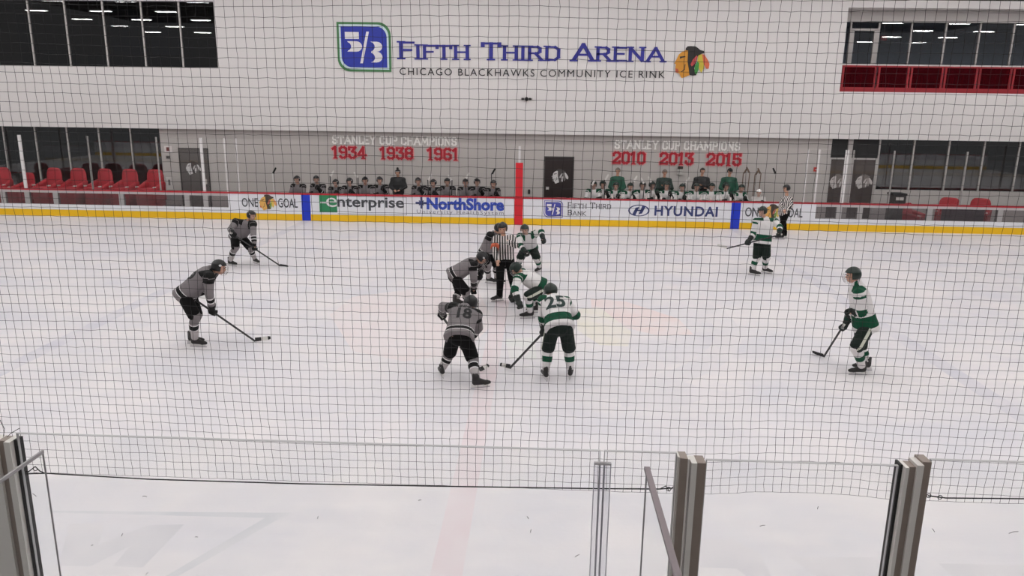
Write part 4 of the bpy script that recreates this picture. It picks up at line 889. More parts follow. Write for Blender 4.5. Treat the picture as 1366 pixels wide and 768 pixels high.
SPECS = [
 dict(n='left', team='grey', label='grey player bent over far in front at left, number on back, stick reaching right', az=0, look=(8, -12), toes=(0, -5),
  pelvis=(249, 391), neck=(279, 361, 0.0), head=(292.5, 356.5, 0.0), sh_l=(284, 363, 0.19), sh_r=(279, 369, -0.17), el_l=(276, 385, '-'), wr_l=(262, 393, 0.0), el_r=(279, 391, '+'), wr_r=(287, 407, 0.08),
  kn_l=(262, 419, '+'), kn_r=(259, 420, '-'), an=((256, 449), (260, 453)), stick=('l', (340.5, 455), (361, 452.5), 'black hockey stick with white taped blade held by the left foreground grey player', TAPE_B, TAPE_W), num=('9', ('back', 0.62, 0.115), 0.24)),
 dict(n='farleft', team='grey', label='grey player crouching near the far boards left of center, facing the face-off', az=-30, look=(-25, -8), toes=(-40, -20),
  pelvis=(317.5, 315), neck=(329, 296.5, '-'), head=(335.5, 287.5, -0.05), sh_l=(337.5, 299, '-'), sh_r=(314.5, 296, '-'), el_l=(338, 312, '-'), wr_l=(338, 327, '+'), el_r=(307.5, 306, '-'), wr_r=(310.5, 311, '-'),
  kn_l=(333, 329, '-'), kn_r=(314, 329, '-'), an=((340, 345), (307, 348)), stick=('r', (374, 354.5), (385, 355), 'black hockey stick of the grey player near the far boards', TAPE_B, None)),
 dict(n='back18', team='grey', label='grey player seen from behind beside the center line, legs spread, number on back', az=65, look=(60, -20), toes=(110, 20),
  pelvis=(613, 446), pdy=-0.05, neck=(620, 411, '+'), head=(628, 404.5, 0.14), sh_l=(604, 411, 0.02), sh_r=(635, 420, -0.02), el_l=(591, 409, '+'), wr_l=(590, 418, '+'), el_r=(638, 437, '+'), wr_r=(630, 452, '+'),
  kn_l=(600, 470, '+'), kn_r=(629.5, 476, '+'), an=((589.5, 492), (636, 507)), stick=('l', (642, 494.5), (652, 489.5), 'hockey stick reaching between the legs of the grey player seen from behind', TAPE_B, TAPE_W), num=('18', ('back', 0.60, 0.02), 0.21), name_='TINNEY'),
 dict(n='back25', team='white', label='white and green player seen from behind with large number on back near center', az=95, look=(100, -25), toes=(105, 82),
  pelvis=(746, 433), pdy=-0.12, neck=(739, 398, '+'), head=(734.5, 388.5, 0.17), sh_l=(725.5, 401, 0.0), sh_r=(754, 403, 0.0), el_l=(724, 424, '+'), wr_l=(728, 438, '+'), el_r=(768, 420, '+'), wr_r=(748, 425, '+'),
  kn_l=(731, 464, '+'), kn_r=(759, 464, '+'), an=((728, 496), (761, 494)), stick=('r', (680, 491), (666, 488), 'brown hockey stick reaching left from the white player seen from behind', TAPE_B, TAPE_W), num=('25', ('back', 0.68, -0.02), 0.25)),
 dict(n='greycenter', team='grey', label='grey player bent low taking the face-off, back horizontal, left of the referee', az=0, look=(-10, -40), toes=(-20, -10), depth=(-11.45, -11.75),
  pelvis=(606.5, 366), neck=(634, 348.5, 0.0), head=(643, 344, -0.04), sh_l=(637, 350, 0.18), sh_r=(631, 354.5, -0.17), el_l=(643, 357, '+'), wr_l=(640, 366, '-'), el_r=(632, 372, -0.03), wr_r=(632, 384, 0.1),
  kn_l=(613, 388, '+'), kn_r=(621, 388, '-'), an=((608, 404), (624, 406))),
 dict(n='greyhidden', team='grey', label='grey player half hidden behind the referee, bent forward with stick down', az=-20, look=(-30, -20), toes=(-20, -20), depth=(-9.3, -9.3),
  pelvis=(649, 336), neck=(659, 312, '-'), head=(666, 305, -0.02), sh_l=(665, 311, 0.18), sh_r=(654, 314, -0.12), el_l=(668, 327, '+'), wr_l=(660, 337, 0.0), el_r=(649, 329, '+'), wr_r=(652.5, 345, '-'),
  kn_l=(662, 352, '-'), kn_r=(650, 352, '-'), an=((663, 367), (652, 367)), stick=('l', (634.5, 384), (627, 385), 'thin grey hockey stick pointing down between the stooping grey player and referee', SHAFT_S, None)),
 dict(n='whitefar', team='white', label='white player facing the camera behind the referee with one arm raised', az=-90, look=(-95, -15), toes=(-120, -70), depth=(-7.9, -7.9),
  pelvis=(706, 330), pdy=0.1, neck=(703.5, 314, '-'), head=(699.8, 306, -0.06), sh_l=(713.5, 312, '+'), sh_r=(694, 315.5, 0.0), el_l=(722.5, 309.5, '-'), wr_l=(724, 318, '-'), el_r=(694.5, 328, '-'), wr_r=(700.5, 335.5, '-'),
  kn_l=(716, 344, '-'), kn_r=(694, 344, '-'), an=((719.5, 357), (691, 359)), stick=('r', (692, 353), (684, 354), 'hockey stick held low by the white player facing the camera', SHAFT, TAPE_W)),
 dict(n='whitecenter', team='white', label='white player bent low at the face-off facing left, front of the referee', az=180, look=(188, -45), toes=(190, 188), depth=(-12.35, -11.9),
  pelvis=(722, 382), neck=(698, 366, -0.05), head=(688.5, 358.5, -0.03), sh_l=(691, 371, -0.17), sh_r=(697, 364, 0.19), el_l=(686.5, 386, '-'), wr_l=(691.5, 402, '-'), el_r=(686, 382, '+'), wr_r=(684, 394, '-'),
  kn_l=(704.5, 395, '-'), kn_r=(709, 396, '+'), an=((707.5, 414), (716, 408))),
 dict(n='right2', team='white', label='white and green player gliding alone at right, facing left, knees bent', az=180, look=(182, -6), toes=(184, 176),
  pelvis=(1154, 431), neck=(1143.5, 379.5, 0.0), head=(1137.5, 367, 0.0), sh_l=(1146, 392, -0.16), sh_r=(1141, 388, 0.19), el_l=(1149, 415, '+'), wr_l=(1131, 427, -0.05), el_r=(1140, 412, '+'), wr_r=(1128, 430, '-'),
  kn_l=(1142.5, 463, '-'), kn_r=(1148, 462, '+'), an=((1150, 490), (1156, 484)), stick=('r', (1099, 475.5), (1083.5, 471.5), 'hockey stick with black blade held low by the lone right-hand player', SHAFT, TAPE_B), num=('2', ('arm_l', 0.35, 0), 0.13)),
 dict(n='farright', team='white', label='white player standing near the right boards holding stick across the thighs', az=-110, look=(-150, -8), toes=(-40, -25),
  pelvis=(1017, 320), neck=(1021, 292, '-'), head=(1017, 282, -0.05), sh_l=(1033.5, 295.5, 0.03), sh_r=(1009, 295.5, 0.0), el_l=(1040.5, 303, '-'), wr_l=(1039.5, 310.5, '-'), el_r=(1005, 311, '-'), wr_r=(999.5, 320.5, '-'),
  kn_l=(1022.5, 343, '-'), kn_r=(1009.5, 343, '-'), an=((1020.5, 357.5), (1003.5, 360.5)), airstick=((1036, 315.5), (970.5, 334), (959, 330))),
]
for sp in SPECS:
    J, root = pose(sp); T = TEAM[sp['team']]; shafts = {}; st_args = None
    if 'stick' in sp:
        top, hp, tp, lab, bm1, bm2 = sp['stick']; low = 'r' if top == 'l' else 'l'
        heel = G(*hp, 0.012); tip = G(*tp, 0.012)
        g = J['wr_'+top]+0.10*nrm(J['wr_'+top]-J['el_'+top]); d = nrm(g-heel); butt = g+d*0.09
        e = tip-heel; tip = heel+nrm(e)*min(np.linalg.norm(e), 0.31)
        st_args = (butt, heel, tip, lab, SHAFT, bm1 if bm1 not in (SHAFT, SHAFT_S) else TAPE_B, bm2 if bm2 is TAPE_W and bm1 is TAPE_B else None)
        if bm1 is SHAFT_S: st_args = (butt, heel, tip, lab, SHAFT_S, SHAFT_S, None)
        shafts[top] = d
        # lower hand moves onto the shaft where it is nearest
        gl = J['wr_'+low]+0.10*nrm(J['wr_'+low]-J['el_'+low]); tt = np.dot(gl-heel, d); q = heel+d*tt
        if np.linalg.norm(q-gl) < 0.30: J['wr_'+low] = J['wr_'+low]+(q-gl); shafts[low] = d
        print('   stick length', round(float(np.linalg.norm(butt-heel)), 2), 'hand gap', round(float(np.linalg.norm(q-gl)), 2))
    if 'airstick' in sp:
        g1 = J['wr_l']+0.10*nrm(J['wr_l']-J['el_l']); g2 = J['wr_r']+0.10*nrm(J['wr_r']-J['el_r']); b_, h_, t_ = sp['airstick']
        yb = g1[1]; d = nrm(g2-g1); heel = g1+d*1.35; tip = heel+nrm(np.array([d[0], d[1], 0.15]))*0.26; st_args = (g1-d*0.08, heel, tip, 'hockey stick carried across the body by the white player near right boards', SHAFT, TAPE_W, None); shafts = {'l': d, 'r': d}
    p = person('person', sp['label'], J, root, T, sp['look'], sp['toes'], 0.016, shafts=shafts)
    jo = [c for c in p.children if c.name.startswith('jersey')][0]; Jr = {k: v-root for k, v in J.items()}
    if 'num' in sp: decal(p, jo, sp['num'][0], None, sp['num'][1], sp['num'][2], Jr, T['number'])
    if 'name_' in sp: decal(p, jo, sp['name_'], None, ('back', 0.90, 0.02), 0.065, Jr, T['number'])
    if st_args: stick(*st_args)
# officials
sp = dict(n='ref', az=-90, pelvis=(674, 347), neck=(672, 316, 0.0), head=(670.3, 304.5, -0.03), sh_l=(682.5, 318.5, 0.0), sh_r=(662.5, 319, 0.0), el_l=(687.5, 327, '-'), wr_l=(678.5, 323, '-'), el_r=(659.5, 333, '-'), wr_r=(662.5, 346, '-'),
  kn_l=(683, 371, '-'), kn_r=(667.5, 371, '-'), an=((687.5, 397), (666.5, 394)))
J, root = pose(sp)
J['hd_l'] = np.array([-1.0, -0.2, 0.1])
p = person('person', 'referee in striped shirt, orange armband and black trousers standing at center ice', J, root, REF, (-95, -14), (-60, -150), 0.014, hands='bare', cage=False)
for s in 'r':
    a, b_ = J['sh_'+s]-root, J['el_'+s]-root; MB().tube([a*0.42+b_*0.58, a*0.1+b_*0.9], 0.092, 14, True).build('armband', mat('orange_band', (190, 88, 58), 0.7), p, True)
sp = dict(n='linesman', az=-150, pelvis=(1046, 283), neck=(1049.5, 262, 0.0), head=(1049, 251.5, -0.03), sh_l=(1054, 266, -0.1), sh_r=(1044.5, 265, 0.1), el_l=(1056, 275, '-'), wr_l=(1048.5, 279.5, '-'), el_r=(1041.5, 274, '-'), wr_r=(1045, 280, '-'),
  kn_l=(1043, 300, '-'), kn_r=(1046, 300, '+'), an=((1043, 314), (1047, 312)))
J, root = pose(sp); L2 = dict(REF); L2['torso'] = [(a, b*1.08, c*1.05) for a, b, c in REF['torso']]
person('person', 'linesman in striped shirt standing against the right far boards', J, root, L2, (195, -5), (180, 185), 0.018, hands='bare', cage=False)

# ---------------------------------------------------------------- benches with players and coaches
ZPL = 0.0
def shoe_mesh():
    m = MB(); m.cone((-0.05, 0, 0.05), (0.17, 0, 0.04), 0.045, 0.035); m.cone((0, 0, 0.07), (0, 0, 0.15), 0.05, 0.05); m.box(-0.09, 0.2, -0.04, 0.04, 0.0, 0.025); return remesh(m, 0.014, 2)
SHOE = variant(shoe_mesh(), mat('black_shoe', (24, 22, 22), 0.5))
def hair_fn(kind):
    def f(t, hm):
        if kind == 'hair' or kind == 'grey':
            h = link('hair', variant(HELMET, HAIR if kind == 'hair' else mat('grey_hair', (120, 108, 102), 0.8)), None, t); h.matrix_local = hm @ Matrix.Scale(0.86, 4)
        elif kind == 'cap':
            h = link('cap', variant(HELMET, mat('dark_cap', (30, 30, 32), 0.8)), None, t); h.matrix_local = hm @ Matrix.Scale(0.9, 4)
            MB().loft([[(0.09+0.09*q, a*0.075*(1-0.35*q), 0.045+b*0.006-0.015*q) for a, b in ((-1, -1), (1, -1), (1, 1), (-1, 1))] for q in (0, 0.5, 1)]).build('cap_peak', MATS['dark_cap'], h)
        elif kind == 'beanie':
            h = link('knit_hat', variant(HELMET, mat('black_knit', (28, 26, 28), 0.9)), None, t); h.matrix_local = hm @ Matrix.Scale(0.92, 4)
            MB().ell((0, 0, 0.17), (0.05, 0, 0), (0, 0.05, 0), (0, 0, 0.05), 10, 7).build('pompom', MATS['black_knit'], h, True)
            MB().tube([(0, 0, 0.055), (0, 0, 0.08)], 0.122, 18, False).build('hat_band', mat('pale_band', (150, 146, 146), 0.8), h, True)
    return f
def seated(lean, turn, arms):
    J = dict(pelvis=(0, 0, .60), neck=(0.02*turn, -.10-lean, 1.10-lean*.3), head=(0.05*turn, -.16-lean*1.2, 1.31-lean*.4))
    for s, k in (('l', 1), ('r', -1)):
        J['hip_'+s] = (.10*k, 0, .57); J['kn_'+s] = (.15*k, -.42, .58); J['an_'+s] = (.15*k, -.38, .13)
        J['sh_'+s] = (.185*k, -.09-lean, 1.06-lean*.3); J['el_'+s] = (.235*k, -.20-lean, .80); J['wr_'+s] = (.13*k+.02*turn, -.38-lean*.4, .80+arms*(0.1 if s == 'l' else .02))
    return {k: np.array(v, float) for k, v in J.items()}
BENCHJ = {'grey': bands('grey_bench_jersey', [(0, GREY), (0.94, BLK), (1.02, GREY), (2.0, BLK), (2.22, GREY), (3.18, WHT), (3.25, BLK), (3.45, WHT), (3.52, GREY)]),
          'white': bands('white_bench_jersey', [(0, WHT), (0.95, GRN), (1.02, WHT), (2.0, GRN), (2.16, WHT), (2.85, (30, 74, 58)), (3.22, WHT), (3.62, (20, 50, 40))])}
ORD = ['first', 'second', 'third', 'fourth', 'fifth', 'sixth', 'seventh', 'eighth', 'ninth', 'tenth', 'eleventh', 'twelfth', 'thirteenth', 'fourteenth']
def bench_team(team, pxs, side, extra):
    T = dict(TEAM[team]); T['jersey'] = BENCHJ[team]; protos = [person('person', 'x', seated(*a), (0, 0, 0), T, (-90+b, -8), (-90, -90), 0.026, cage=True) for a, b in (((.04, 0, 0), 0), ((.12, .6, 1), -20), ((.02, -.6, 2), 22))]
    used = [False]*3
    for i, (px, hy) in enumerate(pxs):
        k = (i*2+i//3) % 3; o = protos[k] if not used[k] else copy_tree(protos[k]); used[k] = True
        y = 0.92+0.05*((i*7) % 3); x = W(px, hy, y-0.15)[0]; zz = W(px, hy, y-0.17)[2]; z_head = 1.30
        sc = max(0.93, min(1.08, zz/z_head))
        o.location = (x, y, ZPL+0.03); o.scale = (sc, sc, sc); o.rotation_euler = (0, 0, math.radians(((i*37) % 17)-8))
        tag(o, '%s seated %s player from the left on the %s bench' % (ORD[i], extra, side), 'person', 'players on the %s bench' % side)
bench_team('grey', [(398, 239), (424, 238), (448.5, 243), (466.5, 241), (487, 239), (507, 239), (560, 241), (578.5, 242), (597, 241), (621, 243), (637, 241.5), (656, 240)], 'left', 'grey')
bench_team('white', [(793, 246), (806, 243), (820.5, 247), (839, 245), (856.5, 248), (870, 247), (891, 248), (909, 246), (929, 250), (949, 247), (968.5, 249), (985, 250)], 'right', 'white')
gk = dict(TEAM['white']); gk['_helmet'] = variant(HELMET, mat('white_mask', (226, 222, 220), 0.3)); gk['_cage'] = variant(CAGE, MATS['white_mask']); gk['jersey'] = mat('white_pad', (206, 200, 198), 0.7)
o = person('person', 'goalkeeper in a white mask seated at the right end of the right bench', seated(.08, -.5, 1), (0, 0, 0), gk, (-110, -10), (-90, -90), 0.026); o.location = (W(1012.5, 252, .8)[0], 0.93, ZPL+.03); o.scale = (0.95, 0.95, 0.95)
# benches
BENCHW = mat('bench_wood', (150, 118, 84), 0.6, noise=0.15, nscale=10)
for nm, a, b_ in (('left', 388, 668), ('right', 782, 1024)):
    xa, xb = W(a, 255, .9)[0], W(b_, 255, .9)[0]; o = tag(empty('players_bench', ((xa+xb)/2, 1.06, ZPL)), 'long wooden players bench behind the boards, %s of the dark brown door' % nm, 'bench')
    h = (xb-xa)/2; box('seat', BENCHW, -h, h, -.17, .17, .40, .445, o)
    for q in np.linspace(-h+.2, h-.2, 5): box('leg', MATS['black_plastic'], q-.03, q+.03, -.14, .14, 0, .40, o)
# coaches
def coach(px, headtop, y, mats, label, hair, look, arms='down', wide=1.0):
    x = W(px, 240, y)[0]; zt = W(px, headtop, y)[2]; k = zt/1.80
    J = dict(pelvis=(0, 0, .96), neck=(0, 0, 1.46), head=(0, -.04, 1.66))
    for s, q in (('l', 1), ('r', -1)):
        J['hip_'+s] = (.1*q, 0, .92); J['kn_'+s] = (.11*q, -.03, .50); J['an_'+s] = (.12*q, 0, .13); J['sh_'+s] = (.165*q*wide, 0, 1.385)
        if arms == 'down': J['el_'+s] = (.25*q*wide, .03, 1.15); J['wr_'+s] = (.27*q*wide, -.12, .92)
        elif arms == 'fold': J['el_'+s] = (.25*q*wide, -.06, 1.12); J['wr_'+s] = (-.02*q, -.26, 1.17+.04*q)
        else: J['el_'+s] = (.25*q*wide, -.05, 1.12); J['wr_'+s] = (.12*q, -.26, 1.02)
    J = {a: np.array(b, float)*k for a, b in J.items()}
    T = dict(REF); T.update(jersey=mats, top_name='jacket', helmet=None, _shoe=SHOE, pants=mat('coach_trousers', (36, 34, 36), 0.8), sleeve=(0.08*wide, 0.075, 0.06)); T['torso'] = [(a, b*wide*(1.0 if a < .6 else .86), c*wide) for a, b, c in REF['torso']]
    o = person('person', label, J, (0, 0, 0), T, look, (-80, -100), 0.022, hands='bare', cage=False, hair=hair_fn(hair)); o.location = (x, y, ZPL); return o
JG = mat('green_jacket', (20, 74, 56), 0.6, noise=0.1, nscale=12); JB = mat('black_jacket', (26, 26, 28), 0.6, noise=0.1, nscale=12); JD = mat('dark_green_jacket', (24, 44, 38), 0.6, noise=0.1, nscale=12)
coach(531, 225, 1.75, JB, 'coach in black jacket and black pompom hat standing behind the left bench', 'beanie', (-95, -5), 'mid', 1.2)
coach(823.5, 222, 1.75, JG, 'coach in green jacket nearest the dark brown door behind right bench', 'grey', (-90, -10), 'mid')
coach(886, 224, 1.75, JD, 'coach in dark jacket under the middle red year behind right bench', 'grey', (-95, -8), 'fold', 1.1)
coach(936, 222, 1.75, JB, 'bareheaded coach in black jacket with folded arms behind right bench', 'hair', (-90, -5), 'fold', 1.1)
coach(972.5, 222.5, 1.75, JG, 'coach in green jacket and dark cap, rightmost behind right bench', 'cap', (-90, -8), 'mid', 1.1)
# sticks held upright on the benches, taped blades up
def upright(px, py, y, label, group, lean=0.0, blade=TAPE_W, shaft=SHAFT):
    p = W(px, py, y); heel = p-np.array([0, 0, 0.10]); butt = np.array([p[0]+lean*0.5, y+0.08, 0.02]); d = nrm(butt-heel)
    tip = heel+nrm(np.array([0.5, 0.0, 0.9]))*0.24 if lean >= 0 else heel+nrm(np.array([-0.5, 0.0, 0.9]))*0.24
    return stick(butt, heel, tip, label, shaft, blade, None, group)
for side, lst in (('left', [(440, 231, .1), (477.5, 233, -.1), (570.5, 236, .1), (603, 236.5, -.1), (620.5, 234, .2)]), ('right', [(788.5, 243, .1), (806.5, 236, .1), (844.5, 238, .2), (860, 240.5, -.1), (870, 239, -.1), (914, 240, .1)])):
    for i, (px, py, ln) in enumerate(lst): upright(px, py, 0.55, '%s upright white-taped stick from the left on the %s bench' % (ORD[i], side), 'upright sticks on the %s bench' % side, ln)
upright(655.5, 228, 1.5, 'dark stick standing tall behind the last player of the left bench', None, .1, TAPE_B)
WOODS = mat('brown_shaft', (112, 92, 80), 0.6)
for i, (px, py) in enumerate(((992, 227), (1000.5, 226), (1007.5, 229), (1015.5, 227.5))): upright(px, py, 2.6, '%s of four brown sticks leaning on the wall by the masked goalkeeper' % ('leftmost', 'second from left', 'third from left', 'rightmost')[i], 'sticks against the wall', -.05*(i % 2), WOODS, WOODS)
upright(1036, 227.5, 1.2, 'pale stick standing upright left of the linesman behind the boards', None, -.05, TAPE_B, mat('pale_shaft', (190, 184, 180), 0.5))
upright(363, 227, 0.6, 'white stick with black blade standing upright behind boards left of the bench', None, .05, TAPE_B, mat('white_shaft', (214, 210, 208), 0.5))
# water bottles along the boards of the right bench
BOT = mat('bottle_white', (220, 214, 210), 0.4); b0 = None
lg = tag(box('bottle_ledge', BENCHW, W(786, 262, .3)[0], W(990, 262, .3)[0], .16, .27, .86, .885), 'narrow wooden ledge behind the boards of the right bench', 'ledge')
for i, px in enumerate((808, 817, 828, 843, 850.5, 862, 875.5, 882, 896, 903, 917, 935, 948, 962, 975)):
    if b0 is None:
        b0 = o = empty('water_bottle'); MB().loft([[(r*math.cos(2*math.pi*k/12), r*math.sin(2*math.pi*k/12), z) for k in range(12)] for z, r in ((0, .035), (.1, .037), (.13, .033), (.16, .037), (.19, .03), (.195, .02))]).build('bottle', BOT, o, True)
        MB().loft([[(r*math.cos(2*math.pi*k/12), r*math.sin(2*math.pi*k/12), z) for k in range(12)] for z, r in ((.195, .026), (.215, .026), (.22, .01), (.245, .008))]).build('cap', mat('bottle_cap', (206, 200, 196), 0.5), o, True)
    else: o = copy_tree(b0)
    o.location = (W(px, 262, .21)[0], .21, .885); tag(o, '%s white water bottle from the left on the ledge of the right bench' % (ORD+['fifteenth'])[i], 'bottle', 'water bottles on the right bench')

# ---------------------------------------------------------------- lounge seats at the ends
CHRED = mat('red_upholstery', (170, 34, 46), 0.6, noise=0.08, nscale=8)
def tub_chair():
    o = empty('tub_chair')
    def soft(mb, nm, m=CHRED): return link(nm, remesh(mb, 0.03, 4), m, o)
    m = MB(); m.box(-.36, .30, -.34, .34, .06, .42); soft(m, 'seat_base')
    m = MB(); m.box(-.36, .2, -.26, .26, .42, .52); soft(m, 'seat_cushion')
    m = MB(); m.loft([[(x+.05*math.cos(a)*1.3, .36*math.sin(a)*w_, z) for a in np.linspace(0, 2*math.pi, 16, endpoint=False)] for z, w_, x in ((.3, 1, .30), (.6, 1, .31), (.82, .98, .33), (.93, .85, .34), (.98, .6, .34))]); soft(m, 'backrest')
    for s in (-1, 1):
        m = MB(); m.cone((-.28, s*.34, .48), (.26, s*.34, .62), .075, .085); m.cone((-.28, s*.34, .2), (.28, s*.34, .25), .07, .07); m.cone((-.28, s*.34, .2), (-.28, s*.34, .48), .07, .07); m.cone((.26, s*.34, .25), (.26, s*.34, .62), .07, .08); m.box(-.28, .26, s*.34-.05, s*.34+.05, .2, .52); soft(m, 'armrest')
        box('arm_trim', ALU, -.33, -.22, s*.34-.03, s*.34+.03, .55, .575, o)
    for sx in (-1, 1):
        for sy in (-1, 1): box('foot', ALU, sx*.28-.03, sx*.28+.03, sy*.26-.03, sy*.26+.03, 0, .07, o)
    return o
pf = tag(box('floor_platform', MATS['rubber_floor'], WX0, W(222, 250, 1.5)[0], .6, 2.6, 0, .14), kind='structure')
ch = tub_chair(); first = True
NM = ['leftmost', 'second from the left', 'third from the left', 'fourth from the left', 'fifth from the left', 'sixth from the left', 'rightmost']
for i, (px, py, rz) in enumerate(((-4, 224, 100), (27, 231, 60), (63, 224, 76), (96, 224, 80), (131, 224, 74), (165, 225, 78), (200, 220, 82))):
    o = ch if first else copy_tree(ch); first = False; zt = W(px, py, 1.5)[2]-.14; k = zt/.98
    o.location = (W(px, 240, 1.5)[0], 1.5, .14); o.rotation_euler = (0, 0, math.radians(rz)); o.scale = (1.08, 1.08, max(.8, min(1.5, k)))
    tag(o, '%s red tub chair behind the left glass screen' % NM[i], 'chair', 'red tub chairs at the left end')
for i, (px, rz, lab) in enumerate(((1224, 130, 'low red tub chair beside the dark bin behind right boards'), (1266, 60, 'red tub chair left of the pair near the right edge'), (1306, 50, 'red tub chair right of the pair near the right edge'))):
    o = copy_tree(ch); y = 1.3 if i else 1.0; o.location = (W(px, 270, y)[0], y, 0); o.rotation_euler = (0, 0, math.radians(rz)); o.scale = (1, 1, 1.12 if i else .92); tag(o, lab, 'chair', 'red tub chairs at the right end')
o = tag(empty('ottoman', (W(1286, 280, .45)[0], .5, 0)), 'dark square ottoman in front of the right red chairs', 'ottoman')
link('cushion', remesh(MB().box(-.62, .62, -.3, .3, .12, .86), .04, 3), mat('dark_purple_fabric', (74, 56, 66), 0.8), o)
for a in (-.5, .5): box('foot', BLACK, a-.04, a+.04, -.2, .2, 0, .13, o)
o = tag(empty('trash_bin', (W(1196.5, 262, 1.9)[0], 1.9, 0)), 'dark bin standing under the lounge windows right of the glass doors', 'bin')
box('bin_body', mat('bin_grey', (58, 54, 54), 0.5), -.24, .24, -.24, .24, 0, 1.12, o); box('lid', BLACK, -.26, .26, -.26, .26, 1.12, 1.2, o); box('flap', ALU, -.14, .14, -.262, -.25, .95, 1.06, o)

# ---------------------------------------------------------------- balcony rail and furniture
RR = mat('red_rail', (146, 22, 34), 0.5); MAR = glass('maroon_infill', (0.50, 0.12, 0.14), 0.0)
nt = MAR.node_tree; df = nt.nodes.new('ShaderNodeBsdfDiffuse'); df.inputs[0].default_value = lin((88, 18, 28)); mxs = [n for n in nt.nodes if n.type == 'MIX_SHADER'][0]; mxs.inputs[0].default_value = 0.38; nt.links.new(df.outputs[0], mxs.inputs[2])
rl = tag(empty('balcony_rail', ((ur_x0+ur_x1)/2, YW+0.1, ur_z0)), 'red balcony railing with pale top rail across the upper right opening', 'railing'); ox = rl.location.x; zr = wall_z(5.88)-ur_z0
box('bottom_rail', RR, ur_x0-ox, ur_x1-ox, -.05, .05, 0, .17, rl); box('top_rail', mat('pale_rail', (206, 196, 194), 0.4), ur_x0-ox, ur_x1-ox, -.04, .04, zr-.05, zr, rl); box('under_rail', RR, ur_x0-ox, ur_x1-ox, -.03, .03, zr-.11, zr-.05, rl)
pp = [W(p, 104, YW)[0] for p in (1125, 1168, 1173, 1212, 1216.5, 1257.5, 1262, 1303.5, 1308, 1349, 1353.5)]; pp += [pp[-1]+1.3*k for k in (1, 2, 3, 4, 5)]
for x in pp: box('post', RR, x-.035-ox, x+.035-ox, -.04, .04, .17, zr-.11, rl)
for a, b_ in zip(pp[:-1], pp[1:]):
    if b_-a > .3: box('infill_panel', MAR, a+.035-ox, b_-.035-ox, -.006, .006, .17, zr-.11, rl)
TB = mat('table_top', (120, 108, 102), 0.5)
for i, px in enumerate((1150, 1196, 1240, 1286, 1330)):
    x = W(px, 100, 3.3)[0]; o = tag(empty('bar_table', (x, 3.35, ur_z0)), '%s high table behind the red balcony railing' % ['leftmost', 'second', 'third', 'fourth', 'fifth'][i], 'table', 'balcony tables')
    MB().tube([(0, 0, .72), (0, 0, .75)], .32, 20).build('table_top', TB, o); MB().tube([(0, 0, .02), (0, 0, .72)], .03, 8).build('column', ALU, o); MB().tube([(0, 0, 0), (0, 0, .02)], .22, 16).build('foot_plate', ALU, o)
    for s in (-1, 1):
        c = tag(empty('bar_stool', (x+s*.42, 3.3, ur_z0)), 'bar stool %s of the %s balcony table' % ('left' if s < 0 else 'right', ['leftmost', 'second', 'third', 'fourth', 'fifth'][i]), 'stool', 'balcony stools')
        box('seat', TB, -.13, .13, -.15, .15, .6, .64, c)
        for a in (-.10, .10):
            for b_ in (-.12, .12): box('leg', ALU, a-.014, a+.014, b_-.014, b_+.014, 0, .6, c)
o = tag(empty('exit_sign', (W(1178.5, 51, YB+.6)[0], YB+.6, W(1178, 54, YB+.6)[2])), 'small dark red sign inside the balcony room beside the door', 'sign')
box('sign_plate', mat('dim_red_sign', (150, 50, 60), 0.5), -.13, .13, -.02, .02, 0, .18, o); MB().tube([(0, 0, .18), (0, 0, 7.7-o.location.z)], .008, 5).build('hanger', ALU, o)

# ---------------------------------------------------------------- near boards, glass, posts and net
nb = tag(empty('near_boards', (0, YN, 0)), 'near rink boards below the glass, white with yellow kickplate', 'boards')
for k in range(-14, 14): box('board_panel', BOARD_W, k*2.4+.002, (k+1)*2.4-.002, -.14, -.02, .22, 1.03, nb)
for k in range(-14, 14): box('kickplate', YELLOW, k*2.4+.002, (k+1)*2.4-.002, -.14, -.008, 0, .22, nb)
box('cap_rail', CAPRED, -33.6, 33.6, -.16, .0, 1.03, 1.07, nb)
EDGE = mat('glass_edge', (176, 174, 176), 0.3)
def near_pane(px0, px1, z1, label, y=YN-.08, off=None):
    x0, x1 = (W(p, 600, y)[0] if off is None else p for p in (px0, px1)); o = tag(empty('glass_screen', ((x0+x1)/2, y, 1.07)), label, 'glass pane', 'near glass panes'); h = (x1-x0)/2
    box('sheet', NEARGLASS, -h, h, -.006, .006, 0, z1-1.07, o); box('top_edge', EDGE, -h, h, -.0065, .0065, z1-1.07, z1-1.0675, o)
    for a in (-h, h-.003): box('side_edge', EDGE, a, a+.003, -.0065, .0065, 0, z1-1.07, o)
zA = W(430, 590, YN-.08)[2]
near_pane(26, 801, zA, 'wide glass pane at left of the near boards, net edge across it')
near_pane(806, 903, zA, 'narrow glass pane between the clear joint strip and the dark posts')
near_pane(943, 1201, W(1070, 617, YN-.08)[2], 'glass pane between the middle and right near posts')
near_pane(1243, 1520, W(1300, 614.5, YN-.08)[2], 'glass pane right of the right near post, cut by frame edge')
near_pane(-600, -26, zA, 'glass pane left of the left near post')
def near_post(pieces, ztop_px, label, y=YN-.08):
    """pieces: pixel edges at the top and a material and depth range"""
    zt = W(*ztop_px, y)[2]; xs_ = [W(p, ztop_px[1], y)[0] for q in pieces for p in q[:2]]; o = tag(empty('glass_post', (float(np.mean(xs_)), y, 1.07)), label, 'post'); O = o.location
    for q in pieces:
        a, b_ = W(q[0], ztop_px[1], y)[0]-O.x, W(q[1], ztop_px[1], y)[0]-O.x; box(q[5] if len(q) > 5 else 'channel', q[2], a, b_, q[3], q[4], 0, zt-1.07-(q[6] if len(q) > 6 else 0), o)
    return o
RUB = mat('black_gasket', (26, 24, 24), 0.6)
